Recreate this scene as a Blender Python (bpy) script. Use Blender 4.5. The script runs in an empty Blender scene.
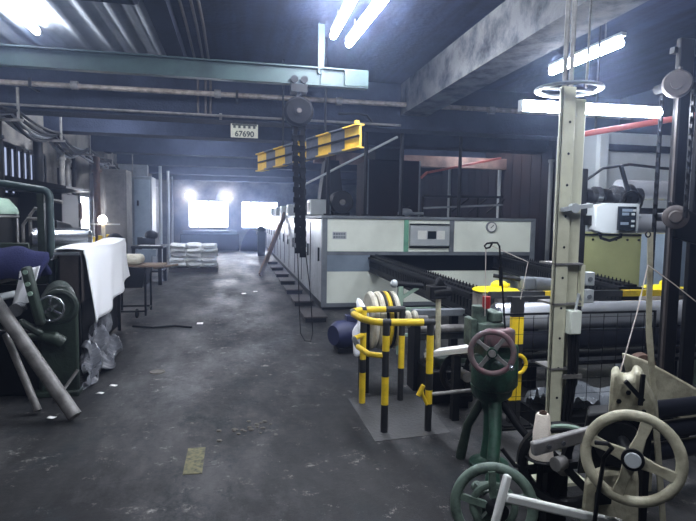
import bpy, math, random
from mathutils import Vector, Matrix
random.seed(7)
PI = math.pi
S = bpy.context.scene
COL = S.collection
V = Vector

# ------------------------------------------------------------------ materials
def lin(c):
    return tuple((x/255/12.92 if x/255 <= .04045 else ((x/255+.055)/1.055)**2.4) for x in c)

def mat(name, col, rough=.6, metal=0., grime=.5, scale=3., dark=None, bump=.0, fine=30., spec=.5):
    m = bpy.data.materials.new(name); m.use_nodes = True
    nt = m.node_tree; N = nt.nodes; L = nt.links
    b = N['Principled BSDF']
    c = lin(col); d = lin(dark) if dark else tuple(x*.28 for x in c)
    tc = N.new('ShaderNodeTexCoord')
    n1 = N.new('ShaderNodeTexNoise'); n1.inputs['Scale'].default_value = scale
    n1.inputs['Detail'].default_value = 7; n1.inputs['Roughness'].default_value = .65
    L.new(tc.outputs['Object'], n1.inputs['Vector'])
    r = N.new('ShaderNodeValToRGB')
    r.color_ramp.elements[0].position = .42; r.color_ramp.elements[1].position = .68
    r.color_ramp.elements[0].color = (0, 0, 0, 1); r.color_ramp.elements[1].color = (1, 1, 1, 1)
    L.new(n1.outputs['Fac'], r.inputs['Fac'])
    mu = N.new('ShaderNodeMath'); mu.operation = 'MULTIPLY'; mu.inputs[1].default_value = grime
    L.new(r.outputs['Color'], mu.inputs[0])
    mx = N.new('ShaderNodeMix'); mx.data_type = 'RGBA'
    mx.inputs['A'].default_value = (*c, 1); mx.inputs['B'].default_value = (*d, 1)
    L.new(mu.outputs[0], mx.inputs['Factor'])
    L.new(mx.outputs['Result'], b.inputs['Base Color'])
    b.inputs['Roughness'].default_value = rough; b.inputs['Metallic'].default_value = metal
    b.inputs['Specular IOR Level'].default_value = spec
    if bump:
        n2 = N.new('ShaderNodeTexNoise'); n2.inputs['Scale'].default_value = fine; n2.inputs['Detail'].default_value = 5
        L.new(tc.outputs['Object'], n2.inputs['Vector'])
        bp = N.new('ShaderNodeBump'); bp.inputs['Strength'].default_value = bump; bp.inputs['Distance'].default_value = .02
        L.new(n2.outputs['Fac'], bp.inputs['Height']); L.new(bp.outputs['Normal'], b.inputs['Normal'])
    return m

def emit(name, col, strength):
    m = bpy.data.materials.new(name); m.use_nodes = True
    nt = m.node_tree; nt.nodes.remove(nt.nodes['Principled BSDF'])
    e = nt.nodes.new('ShaderNodeEmission'); e.inputs['Color'].default_value = (*lin(col), 1)
    e.inputs['Strength'].default_value = strength
    nt.links.new(e.outputs[0], nt.nodes['Material Output'].inputs['Surface'])
    return m

def floor_mat():
    m = mat('floor concrete', (92, 92, 98), .5, 0, 0, 1, spec=.2)
    nt = m.node_tree; N = nt.nodes; L = nt.links; b = N['Principled BSDF']
    tc = N.new('ShaderNodeTexCoord')
    def noise(sc, stretch=(1, 1, 1), det=6, rough=.6):
        mp = N.new('ShaderNodeMapping'); mp.inputs['Scale'].default_value = stretch
        L.new(tc.outputs['Object'], mp.inputs['Vector'])
        n = N.new('ShaderNodeTexNoise'); n.inputs['Scale'].default_value = sc; n.inputs['Detail'].default_value = det
        n.inputs['Roughness'].default_value = rough
        L.new(mp.outputs[0], n.inputs['Vector']); return n.outputs['Fac']
    def ramp(f, p0, p1, c0=(0, 0, 0), c1=(1, 1, 1)):
        r = N.new('ShaderNodeValToRGB'); e = r.color_ramp.elements
        e[0].position = p0; e[1].position = p1; e[0].color = (*c0, 1); e[1].color = (*c1, 1)
        L.new(f, r.inputs['Fac']); return r.outputs['Color']
    def mix(f, a, bb):
        x = N.new('ShaderNodeMix'); x.data_type = 'RGBA'; L.new(f, x.inputs['Factor'])
        for k, v in (('A', a), ('B', bb)):
            if isinstance(v, tuple): x.inputs[k].default_value = (*v, 1)
            else: L.new(v, x.inputs[k])
        return x.outputs['Result']
    base = mix(ramp(noise(.7), .35, .7), lin((50, 50, 51)), lin((27, 27, 29)))
    c = mix(ramp(noise(.55, (1, .45, 1), 9, .75), .47, .68), base, lin((92, 91, 92)))      # worn pale patches
    c = mix(ramp(noise(2.6, (1, .6, 1), 9, .8), .52, .62), c, lin((32, 36, 39)))           # oil stains
    c = mix(ramp(noise(7, (1, 1, 1), 9, .85), .58, .7), c, lin((156, 154, 150)))         # chips
    # cracks between slabs
    vo = N.new('ShaderNodeTexVoronoi'); vo.feature = 'DISTANCE_TO_EDGE'; vo.inputs['Scale'].default_value = .45
    L.new(tc.outputs['Object'], vo.inputs['Vector'])
    c = mix(ramp(vo.outputs['Distance'], .0, .004, (.6, .6, .6), (0, 0, 0)), c, lin((40, 40, 44)))
    for l in list(b.inputs['Base Color'].links): L.remove(l)
    L.new(c, b.inputs['Base Color'])
    rr = N.new('ShaderNodeMapRange'); rr.inputs['To Min'].default_value = .33; rr.inputs['To Max'].default_value = .8
    rr.inputs['From Min'].default_value = .3; rr.inputs['From Max'].default_value = .7
    L.new(noise(1.3, (1, .5, 1), 8, .7), rr.inputs['Value']); L.new(rr.outputs[0], b.inputs['Roughness'])
    bp = N.new('ShaderNodeBump'); bp.inputs['Strength'].default_value = .35; bp.inputs['Distance'].default_value = .015
    L.new(noise(9, (1, 1, 1), 9, .75), bp.inputs['Height']); L.new(bp.outputs['Normal'], b.inputs['Normal'])
    return m

def board_mat(name, col, dark):
    """concrete slab showing the marks of its formwork boards, running along Y"""
    m = mat(name, col, .9, 0, .75, 2.2, dark, .5, 14, spec=.1)
    nt = m.node_tree; N = nt.nodes; L = nt.links
    b = N['Principled BSDF']; tc = N.new('ShaderNodeTexCoord')
    mp = N.new('ShaderNodeMapping'); mp.inputs['Scale'].default_value = (7, .35, 1); L.new(tc.outputs['Object'], mp.inputs['Vector'])
    n = N.new('ShaderNodeTexNoise'); n.inputs['Scale'].default_value = 1.; n.inputs['Detail'].default_value = 4
    L.new(mp.outputs[0], n.inputs['Vector'])
    r = N.new('ShaderNodeValToRGB'); e = r.color_ramp.elements; e[0].position = .38; e[1].position = .62
    e[0].color = (.35, .35, .35, 1); e[1].color = (1, 1, 1, 1); L.new(n.outputs['Fac'], r.inputs['Fac'])
    mx = N.new('ShaderNodeMix'); mx.data_type = 'RGBA'; mx.blend_type = 'MULTIPLY'; mx.inputs['Factor'].default_value = 1
    old = b.inputs['Base Color'].links[0].from_socket
    L.new(old, mx.inputs['A']); L.new(r.outputs['Color'], mx.inputs['B']); L.new(mx.outputs['Result'], b.inputs['Base Color'])
    return m

M = {}
M['floor'] = floor_mat()
M['slab'] = board_mat('formwork concrete', (30, 35, 54), (10, 12, 20))
M['sheet'] = mat('roof sheet', (112, 116, 122), .5, .1, .6, 1.2)
M['beam'] = mat('beam concrete', (44, 50, 66), .85, 0, .75, 2.0, (18, 21, 30), .4, spec=.1)
M['beam_light'] = mat('plastered beam', (88, 89, 90), .85, 0, 1, 3.2, (16, 18, 22), .4, spec=.1)
M['plaster'] = mat('dirty plaster', (110, 108, 105), .9, 0, .9, 1.1, (42, 42, 46), .3, spec=.1)
M['brown_wall'] = mat('brown board', (36, 27, 26), .8, 0, .85, 1.6, (18, 16, 18), .2, spec=.1)
M['dark_wall'] = mat('sooty wall', (40, 43, 54), .9, 0, .8, 1.4, (24, 25, 32), spec=.1)
M['steel_green'] = mat('green steel', (50, 68, 68), .5, .1, .7, 2.5, (24, 33, 35))
M['cream'] = mat('cream green panel', (232, 238, 226), .42, 0, .22, 1.6, (132, 140, 122))
M['cream_b'] = mat('cream column paint', (204, 204, 180), .45, 0, .4, 3.5, (118, 114, 92))
M['cream_cast'] = mat('cream cast iron', (182, 178, 154), .5, 0, .65, 8, (88, 80, 62), .25)
M['olive'] = mat('yellow green panel', (166, 170, 120), .45, 0, .3, 1.6, (104, 104, 70))
M['pale'] = mat('pale machine panel', (176, 182, 184), .4, 0, .35, 1.4, (120, 126, 132))
M['frame_dark'] = mat('grimy brown steel', (66, 60, 58), .55, .2, .6, 5, (34, 31, 30))
M['pipe_old'] = mat('rusty pipe paint', (138, 130, 122), .55, .2, .9, 9, (70, 56, 48))
M['head_green'] = mat('grimy grey green paint', (98, 116, 104), .5, .05, .95, 11, (34, 42, 38), .2)
M['matte_black'] = mat('matte black steel', (20, 20, 22), .9, 0, .3, 5, spec=.1)
M['bluegrey'] = mat('blue grey panel', (120, 134, 148), .45, 0, .4, 2, (66, 74, 84))
M['frame_grey'] = mat('grey frame', (112, 118, 124), .5, .1, .5, 4, (52, 56, 60))
M['side'] = mat('oven side steel', (176, 180, 184), .38, .35, .5, 2.2, (74, 78, 84))
M['green_stain'] = mat('green painted strip', (110, 170, 142), .5, 0, .6, 9, (58, 84, 72))
M['black'] = mat('black steel', (24, 25, 28), .45, .3, .5, 5, spec=.25)
M['dark'] = mat('dark machinery', (22, 23, 25), .5, .3, .6, 4, (18, 18, 22), spec=.25)
M['rubber'] = mat('black rubber', (22, 22, 24), .7, 0, .4, 8, spec=.2)
M['steel'] = mat('bare steel', (176, 180, 186), .24, .95, .35, 5, (92, 94, 98))
M['chrome'] = mat('polished roller', (214, 218, 224), .27, .6, .12, 3, (160, 162, 168))
M['oldsteel'] = mat('worn steel tube', (132, 130, 128), .55, .3, .7, 7, (62, 60, 58))
M['darkroll'] = mat('blue black roller', (40, 42, 50), .28, .4, .3, 4, (24, 25, 32), spec=.25)
M['green_cast'] = mat('dark green casting', (44, 57, 48), .5, .05, .8, 6, (18, 22, 21), .25)
M['green_mid'] = mat('green casting', (40, 76, 60), .45, .05, .9, 9, (22, 30, 29), .25)
M['lightgreen'] = mat('pale green enamel', (150, 176, 158), .42, 0, .45, 4, (84, 98, 88))
M['mauve'] = mat('worn mauve paint', (126, 96, 100), .4, .3, .9, 14, (112, 114, 112))
M['red'] = mat('red knob', (160, 36, 34), .4, 0, .2, 8)
M['redpipe'] = mat('red pipe', (170, 88, 84), .45, 0, .35, 5, (120, 60, 58))
M['yellow'] = mat('yellow paint', (232, 198, 34), .5, 0, .35, 9, (130, 104, 34))
M['sblack'] = mat('black stripe paint', (26, 27, 30), .55, 0, .3, 9, (60, 60, 60))
M['beam_yellow'] = mat('boom yellow', (226, 184, 60), .55, 0, .3, 6, (128, 106, 48))
M['beam_grey'] = mat('boom grey', (90, 96, 110), .55, 0, .5, 6, (44, 48, 58))
M['disc'] = mat('bright yellow guard', (246, 224, 22), .38, 0, .12, 6)
M['white_cloth'] = mat('white cloth', (240, 241, 244), .9, 0, .06, 6, (206, 208, 212))
M['cream_cloth'] = mat('cream cloth', (206, 202, 186), .9, 0, .5, 9, (130, 122, 98))
M['navy'] = mat('navy fabric', (24, 29, 74), .95, 0, .3, 6, (14, 16, 40), .3, 60)
M['blue'] = mat('blue motor paint', (26, 32, 70), .55, 0, .5, 6, (22, 26, 48))
M['sack'] = mat('woven sack', (232, 234, 236), .75, 0, .3, 9, (180, 184, 190), .4, 25)
M['wood'] = mat('old wood', (120, 100, 82), .8, 0, .6, 5, (60, 50, 44), .3)
M['plastic'] = mat('plastic film', (104, 106, 112), .3, 0, .7, 7, (52, 54, 58))
M['paper'] = mat('paper', (238, 238, 236), .8, 0, .05, 5)
M['thread'] = mat('thread', (214, 204, 196), .85, 0, .1, 30)
M['cone'] = mat('wound yarn', (232, 222, 208), .9, 0, .12, 20, (200, 184, 168), .3, 90)
M['dial'] = mat('dial face', (226, 228, 222), .35, 0, .1, 6)
M['glass_dark'] = mat('dark display', (28, 34, 40), .15, 0, .1, 5)
M['rust'] = mat('rusty brown', (84, 62, 50), .75, .2, .7, 8, (40, 30, 26))
M['pinkish'] = mat('pinkish lintel paint', (128, 104, 96), .8, 0, .8, 2, (54, 44, 42))
M['sign'] = mat('sign plate', (206, 206, 188), .6, 0, .35, 14, (140, 140, 128))
M['ink'] = mat('sign ink', (70, 72, 66), .7, 0, .2, 10)
M['chip'] = mat('rubble', (104, 100, 94), .9, 0, .6, 12, (70, 68, 66), .4)
M['pad'] = mat('pale pad concrete', (60, 60, 60), .75, 0, .7, 3.2, (70, 70, 74), .3)
M['mark'] = mat('worn yellow floor paint', (112, 108, 76), .7, 0, 1, 26, (50, 50, 44))
M['tube'] = emit('fluorescent tube', (236, 242, 255), 46)
M['tube_col'] = emit('column tube glow', (236, 242, 255), 30)
M['bulb'] = emit('bulkhead glow', (240, 242, 255), 14)
M['sky'] = emit('daylight in window', (226, 234, 255), 9)
M['dim_sky'] = emit('daylight behind dirty glass', (176, 190, 226), .22)
M['slit'] = emit('daylight in slit', (244, 246, 255), 5)
M['strip'] = emit('warm lamp', (255, 236, 220), 5)

# ------------------------------------------------------------------ mesh builder (authored in world coordinates)
def frame(axis):
    a = V(axis).normalized()
    h = V((0, 0, 1)) if abs(a.z) < .9 else V((1, 0, 0))
    u = h.cross(a).normalized(); return a, u, a.cross(u)

class MB:
    def __init__(s): s.v = []; s.f = []; s.mi = []; s.sm = []
    def add(s, vs, fs, m=0, sm=False):
        o = len(s.v); s.v += [V(p) for p in vs]
        for f in fs: s.f.append([o+i for i in f]); s.mi.append(m); s.sm.append(sm)
        return s
    def box(s, x0, x1, y0, y1, z0, z1, m=0):
        p = [(x, y, z) for z in (z0, z1) for y in (y0, y1) for x in (x0, x1)]
        return s.add(p, [(0, 2, 3, 1), (4, 5, 7, 6), (0, 1, 5, 4), (2, 6, 7, 3), (0, 4, 6, 2), (1, 3, 7, 5)], m)
    def bar(s, p0, p1, w, h, up=(0, 0, 1), m=0):
        """rectangular bar from p0 to p1, w across, h along up"""
        p0, p1 = V(p0), V(p1); a = (p1-p0).normalized(); u = a.cross(V(up)).normalized(); t = u.cross(a)
        P = [q + u*(w/2*i) + t*(h/2*j) for q in (p0, p1) for i, j in ((-1, -1), (1, -1), (1, 1), (-1, 1))]
        return s.add(P, [(3, 2, 1, 0), (4, 5, 6, 7), (0, 1, 5, 4), (1, 2, 6, 5), (2, 3, 7, 6), (3, 0, 4, 7)], m)
    def cyl(s, p0, p1, r0, r1=None, n=18, m=0, caps=True):
        p0, p1 = V(p0), V(p1); r1 = r0 if r1 is None else r1
        a, u, w = frame(p1-p0); P = []
        for q, r in ((p0, r0), (p1, r1)):
            for i in range(n):
                t = 2*PI*i/n; P.append(q + (u*math.cos(t) + w*math.sin(t))*r)
        s.add(P, [(i, (i+1) % n, n+(i+1) % n, n+i) for i in range(n)], m, True)
        if caps:
            s.add(P[:n], [tuple(range(n-1, -1, -1))], m); s.add(P[n:], [tuple(range(n))], m)
        return s
    def tube(s, pts, r, n=10, m=0, closed=False, ms=None):
        pts = [V(p) for p in pts]; k = len(pts); P = []; u = None
        for i, p in enumerate(pts):
            if closed: d = pts[(i+1) % k]-pts[i-1]
            else: d = pts[min(i+1, k-1)]-pts[max(i-1, 0)]
            d.normalize()
            if u is None: _, u, _ = frame(d)
            u = (u - d*u.dot(d)).normalized(); w = d.cross(u)
            rr = r[i] if isinstance(r, (list, tuple)) else r
            P += [p + (u*math.cos(2*PI*j/n) + w*math.sin(2*PI*j/n))*rr for j in range(n)]
        o = len(s.v); s.v += P
        for i in range(k if closed else k-1):
            for j in range(n):
                a, b = i*n, ((i+1) % k)*n
                s.f.append([o+a+j, o+a+(j+1) % n, o+b+(j+1) % n, o+b+j]); s.mi.append(ms[i] if ms else m); s.sm.append(True)
        if not closed:
            s.add(P[:n], [tuple(range(n-1, -1, -1))], ms[0] if ms else m); s.add(P[-n:], [tuple(range(n))], ms[-1] if ms else m)
        return s
    def lathe(s, prof, org, axis=(0, 0, 1), n=24, m=0):
        """prof: (radius, height along axis) pairs"""
        a, u, w = frame(axis); org = V(org); P = []
        for r, h in prof:
            P += [org + a*h + (u*math.cos(2*PI*j/n) + w*math.sin(2*PI*j/n))*max(r, 1e-4) for j in range(n)]
        F = [(i*n+j, i*n+(j+1) % n, (i+1)*n+(j+1) % n, (i+1)*n+j) for i in range(len(prof)-1) for j in range(n)]
        return s.add(P, F, m, True)
    def ring(s, c, axis, R, r, n=36, k=10, m=0, flat=1.):
        a, u, w = frame(axis); c = V(c); P = []
        for i in range(n):
            t = 2*PI*i/n; d = u*math.cos(t) + w*math.sin(t)
            P += [c + d*(R + r*math.cos(2*PI*j/k)) + a*(r*flat*math.sin(2*PI*j/k)) for j in range(k)]
        F = [(i*k+j, ((i+1) % n)*k+j, ((i+1) % n)*k+(j+1) % k, i*k+(j+1) % k) for i in range(n) for j in range(k)]
        return s.add(P, F, m, True)
    def ball(s, c, r, n=14, m=0, k=8):
        c = V(c); r = V(r) if isinstance(r, (tuple, list)) else V((r, r, r)); P = []
        for i in range(k+1):
            p = PI*i/k
            for j in range(n):
                t = 2*PI*j/n; P.append(c + V((r.x*math.sin(p)*math.cos(t), r.y*math.sin(p)*math.sin(t), r.z*math.cos(p))))
        F = [(i*n+j, (i+1)*n+j, (i+1)*n+(j+1) % n, i*n+(j+1) % n) for i in range(k) for j in range(n)]
        return s.add(P, F, m, True)
    def prism(s, poly, ext, m=0):
        """planar polygon (3-D points) pushed along ext"""
        n = len(poly); e = V(ext); P = [V(p) for p in poly]; P += [p+e for p in P]
        return s.add(P, [tuple(range(n-1, -1, -1)), tuple(range(n, 2*n))] + [(i, (i+1) % n, n+(i+1) % n, n+i) for i in range(n)], m)
    def grid(s, fn, nu, nv, m=0):
        P = [fn(i/nu, j/nv) for j in range(nv+1) for i in range(nu+1)]
        F = [(j*(nu+1)+i, j*(nu+1)+i+1, (j+1)*(nu+1)+i+1, (j+1)*(nu+1)+i) for j in range(nv) for i in range(nu)]
        return s.add(P, F, m, True)

def wloc(o):
    p = V((0, 0, 0))
    while o: p += o.location; o = o.parent
    return p

def obj(name, b, mats, parent=None, bevel=0, thick=0, label=None, sub=0):
    me = bpy.data.meshes.new(name)
    off = wloc(parent) if parent else V((0, 0, 0))
    if not parent:                                   # origin at the base of the thing
        xs = [p.x for p in b.v]; ys = [p.y for p in b.v]; zs = [p.z for p in b.v]
        off = V(((min(xs)+max(xs))/2, (min(ys)+max(ys))/2, min(zs)))
    me.from_pydata([p-off for p in b.v], [], b.f)
    for k in (mats if isinstance(mats, (list, tuple)) else [mats]): me.materials.append(M[k])
    me.polygons.foreach_set('material_index', b.mi); me.polygons.foreach_set('use_smooth', b.sm); me.update(); me.set_sharp_from_angle(angle=math.radians(38))
    o = bpy.data.objects.new(name, me); COL.objects.link(o)
    if parent: o.parent = parent
    else: o.location = off
    if thick:
        q = o.modifiers.new('thickness', 'SOLIDIFY'); q.thickness = thick; q.offset = 0
    if bevel:
        q = o.modifiers.new('edges', 'BEVEL'); q.width = bevel; q.segments = 2; q.limit_method = 'ANGLE'; q.angle_limit = .7
    if sub:
        q = o.modifiers.new('smooth', 'SUBSURF'); q.levels = sub; q.render_levels = sub
    if label: o['label'] = label
    return o

def thing(name, label, cat, loc, group=None):
    o = bpy.data.objects.new(name, None); COL.objects.link(o); o.location = loc; o.empty_display_size = .1
    o['label'] = label; o['category'] = cat
    if group: o['group'] = group
    return o
def tag(o, label, cat, group=None, kind=None):
    o['label'] = label; o['category'] = cat
    if group: o['group'] = group
    if kind: o['kind'] = kind
    return o
def struct(name, b, mats, parent=None, **k):
    o = obj(name, b, mats, parent, **k)
    if not parent: o['kind'] = 'structure'
    return o
def dup(root, loc, label=None, rotz=None):
    r = root.copy(); COL.objects.link(r); r.location = loc
    if rotz is not None: r.rotation_euler = (0, 0, rotz)
    if label: r['label'] = label
    for ch in list(root.children):
        c = ch.copy(); COL.objects.link(c); c.parent = r
        for g in list(ch.children):
            d = g.copy(); COL.objects.link(d); d.parent = c
    return r
def text(name, body, loc, size, rot, m, parent, align='CENTER', ext=.001):
    cu = bpy.data.curves.new(name, 'FONT'); cu.body = body; cu.size = size; cu.extrude = ext; cu.offset = .004
    cu.align_x = align; cu.align_y = 'CENTER'; cu.materials.append(M[m])
    o = bpy.data.objects.new(name, cu); COL.objects.link(o); o.parent = parent
    o.rotation_euler = rot
    bpy.context.view_layer.update()
    me = bpy.data.meshes.new_from_object(o.evaluated_get(bpy.context.evaluated_depsgraph_get()))
    bpy.data.objects.remove(o)
    o = bpy.data.objects.new(name, me); COL.objects.link(o); o.parent = parent
    o.location = V(loc)-wloc(parent); o.rotation_euler = rot
    return o
def arc(c, u, w, r, a0, a1, n=8):
    c, u, w = V(c), V(u), V(w)
    return [c + (u*math.cos(a0+(a1-a0)*i/n) + w*math.sin(a0+(a1-a0)*i/n))*r for i in range(n+1)]
def sag(a, b, d, n=10):
    a, b = V(a), V(b)
    return [a.lerp(b, i/n) - V((0, 0, d*4*(i/n)*(1-i/n))) for i in range(n+1)]

# ================================================================== SETTING
XL, XR, YB, YF, ZC = -3.7, 7.2, -4.0, 28.5, 4.0
struct('floor', MB().box(XL, XR, YB, YF, -.1, 0), 'floor')
struct('wall_left', MB().box(XL-.15, XL, YB, YF, 0, ZC+.2), 'plaster')
struct('wall_right', MB().box(XR, XR+.15, YB, YF, 0, ZC+.2), 'brown_wall')
struct('wall_back', MB().box(XL, XR, YB-.15, YB, 0, ZC+.2), 'dark_wall')
# far wall with two bright windows
W1, W2, WZ = (-2.42, -.42), (.22, 2.1), (1.02, 2.42)
b = MB()
for x0, x1 in ((XL, W1[0]), (W1[1], W2[0]), (W2[1], XR)): b.box(x0, x1, YF, YF+.25, 0, ZC+.2)
for w in (W1, W2): b.box(w[0], w[1], YF, YF+.25, 0, WZ[0]); b.box(w[0], w[1], YF, YF+.25, WZ[1], ZC+.2)
struct('wall_far', b, 'plaster')
for i, w in enumerate((W1, W2)):
    f = MB()
    f.box(w[0], w[1], YF+.06, YF+.12, WZ[0], WZ[0]+.05); f.box(w[0], w[1], YF+.06, YF+.12, WZ[1]-.05, WZ[1])
    for k in range(5):
        x = w[0] + (w[1]-w[0])*k/4; x = min(max(x, w[0]+.025), w[1]-.025); f.box(x-.025, x+.025, YF+.06, YF+.12, WZ[0], WZ[1])
    win = struct('window_%d' % (i+1), f, 'frame_grey')
    obj('pane', MB().box(w[0], w[1], YF+.13, YF+.15, WZ[0], WZ[1]), 'sky', win)
# left wall window high up, dirty panes between dark mullions
f = MB(); f.box(XL, XL+.05, 9.3, 11.6, 1.9, 1.97); f.box(XL, XL+.05, 9.3, 11.6, 2.7, 2.78); f.box(XL, XL+.05, 9.3, 11.6, 2.12, 2.17)
for k in range(9): f.box(XL, XL+.06, 9.3+k*.28, 9.38+k*.28, 1.95, 2.75)
win = struct('window_3', f, 'dark'); obj('pane', MB().box(XL+.005, XL+.015, 9.4, 11.5, 1.96, 2.72), 'dim_sky', win)
# tall narrow slit of daylight beside the hooded cabinet
win = struct('window_4', MB().box(XL, XL+.04, 13.95, 14.02, 1.05, 2.05).box(XL, XL+.04, 14.75, 14.82, 1.05, 2.05).box(XL, XL+.04, 13.95, 14.82, 2.05, 2.12).box(XL, XL+.04, 13.95, 14.82, .98, 1.05), 'frame_grey')
obj('pane', MB().box(XL+.005, XL+.02, 14.02, 14.75, 1.05, 2.05), 'slit', win)
# ceiling: boarded concrete slab on the right, corrugated sheets on the left
struct('ceiling', MB().box(-.75, XR, YB, YF, ZC, ZC+.2), 'slab')
n = 54
poly = []
for i in range(n+1):
    x = XL + (-.75-XL)*i/n; ph = (i % 6)
    poly.append(V((x, YB, ZC + (0, .012, .05, .05, .05, .012)[ph])))
b = MB(); P = poly + [p+V((0, YF-YB, 0)) for p in poly]; k = n+1
b.add(P, [(i, i+1, k+i+1, k+i) for i in range(n)], 0)
o = obj('ceiling', b, 'sheet', thick=.01); o['kind'] = 'structure'
# cross beams
for i, (y, z, d) in enumerate(((9.3, 3.28, .4), (11.7, 3.32, .4), (15.0, 3.3, .4), (18.3, 3.3, .4), (22.0, 3.3, .4), (25.5, 3.3, .4))):
    struct('ceiling_beam', MB().box(XL, XR, y, y+d, z, ZC).box(XL, XR, y-.05, y+d+.05, z-.06, z), 'beam')
struct('ceiling_beam', MB().box(2.82, 3.3, 1.0, 9.3, 3.46, ZC), 'beam_light')
struct('ceiling_beam', MB().box(-.95, -.72, YB, 9.3, ZC-.16, ZC-.003), 'dark_wall')
struct('ceiling_beam', MB().box(-3.7, -.95, 5.6, 5.95, 3.73, ZC), 'dark_wall', bevel=.06)
struct('wall_pillar', MB().box(XL, XL+.35, 15.0, 15.4, 0, 3.3), 'plaster')
struct('wall_pillar', MB().box(XL, XL+.35, 22.0, 22.4, 0, 3.3), 'plaster')
struct('lintel', MB().box(1.9, XR, 13.6, 13.8, 3.02, 3.3), 'pinkish')
b = MB()                                              # board partition on the right, seen over the oven
for k in range(34):
    y = 9.6+k*.46; b.box(XR-.06, XR-.02+.015*(k % 2), y, y+.44, 0, 3.4)
struct('wall_panelling', b, 'brown_wall')

# steel I beam hung below the roof, with its hanger
t = thing('i_beam', 'pale green steel I-beam running across under the ceiling to the twin lamps', 'beam', (-1, 6.75, 3.27))
obj('web', MB().box(XL, 1.6, 6.735, 6.755, 3.27, 3.47), 'steel_green', t)
obj('flange', MB().box(XL, 1.6, 6.69, 6.8, 3.26, 3.275), 'steel_green', t)
obj('flange', MB().box(XL, 1.6, 6.69, 6.8, 3.465, 3.48), 'steel_green', t)
obj('end_plate', MB().box(1.3, 1.6, 6.68, 6.735, 3.278, 3.462), 'steel_green', t)
obj('hanger', MB().box(.97, 1.05, 6.72, 6.735, 3.4, ZC).box(.97, .985, 6.68, 6.72, 3.4, ZC), 'steel_green', t)
obj('gusset', MB().prism([(1.0, 6.7, 3.28), (1.12, 6.7, 3.28), (1.02, 6.7, 3.46)], (0, .04, 0)), 'steel_green', t)
# long horizontal pipe along the first cross beam
t = thing('overhead_pipe', 'long pale pipe running across in front of the first concrete beam', 'pipe', (0, 9.0, 3.5))
obj('pipe_run', MB().cyl((XL, 9.0, 3.56), (XR, 9.0, 3.6), .04), 'pipe_old', t)
for x in (-2.4, -.3, 1.66, 4.4): obj('coupling', MB().cyl((x-.05, 9.0, 3.576), (x+.05, 9.0, 3.578), .065), 'oldsteel', t)
for x in (-3.0, .0, 3.0, 6.0): obj('clamp', MB().box(x-.02, x+.02, 8.95, 9.3, 3.5, 3.52).box(x-.02, x+.02, 8.94, 8.96, 3.5, 3.64), 'dark', t)
tag(obj('conduit', MB().cyl((XL, 9.2, 3.3-.02), (2.8, 9.2, 3.27), .02).cyl((-.28, 9.18, 3.26), (-.24, 9.18, 3.26), .05), 'oldsteel'), 'thin conduit along the lower edge of the first concrete beam', 'conduit')
b = MB()
for x in (-.62, -.5, -.42): b.tube([(x, 5.0, ZC-.03), (x+.02, 7.0, ZC-.05), (x, 9.2, ZC-.03), (x, 9.26, ZC-.1), (x, 9.26, 3.3)], .018, 8)
tag(obj('ceiling_conduit', b, 'frame_dark'), 'three worn conduits running lengthwise on the ceiling above the I-beam', 'conduit')
tag(obj('ceiling_cable', MB().tube([(1.7, 9.24, 3.42), (2.0, 9.24, 3.44), (2.2, 9.24, 3.42), (2.3, 9.24, 3.3)], .02, 8), 'rubber'), 'black cable bent down the face of the first concrete beam', 'cable')

# ================================================================== LAMPS
def tube_lamp(name, label, p0, p1, hang_z, group, tm='tube', r=.042, fix='pale', fw_=.07):
    p0, p1 = V(p0), V(p1); mid = (p0+p1)/2
    t = thing(name, label, 'lamp', (mid.x, mid.y, hang_z), group)
    d = (p1-p0).normalized(); up = V((0, 0, .075))
    if fw_ < .02: obj('bracket', MB().bar((2.03, 3.1, p0.z), (2.03, p0.y, p0.z), .03, .03), fix, t)
    else: obj('fixture_body', MB().bar(p0-d*.04+up, p1+d*.04+up, fw_, .04), fix, t, bevel=.01)
    for p in (p0, p1): obj('lamp_holder', MB().bar(p-d*.03, p-d*.02, .05, .07) if fw_ < .02 else MB().bar(p-d*.025+up*.1, p-d*.025+up, .05, .05).bar(p-d*.03, p-d*.02, .05, .07), 'pale', t)
    obj('tube', MB().cyl(p0, p1, r, n=10), tm, t)
    if hang_z > p0.z+.12:
        for q in (.2, .8): obj('hanger', MB().cyl(p0.lerp(p1, q)+up, V((p0.lerp(p1, q).x, p0.lerp(p1, q).y, hang_z)), .008, n=6), 'oldsteel', t)
    return t
tube_lamp('tube_lamp', 'left one of the twin glowing tube lamps on the ceiling above the I-beam hanger', (1.12, 6.5, 3.8), (1.12, 5.1, 3.8), ZC, 'ceiling tube lamps')
tube_lamp('tube_lamp', 'right one of the twin glowing tube lamps on the ceiling above the I-beam hanger', (1.36, 6.75, 3.8), (1.42, 5.3, 3.8), ZC, 'ceiling tube lamps')
tube_lamp('tube_lamp', 'slanting tube lamp hung above and right of the cream column', (3.66, 5.95, 3.42), (3.72, 4.85, 3.42), ZC, 'ceiling tube lamps')
tube_lamp('tube_lamp', 'tube lamp lighting the corrugated roof sheets beyond the I-beam end at left', (-2.45, 7.6, 3.91), (-2.45, 6.2, 3.91), ZC, 'ceiling tube lamps', fw_=.03)
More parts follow.
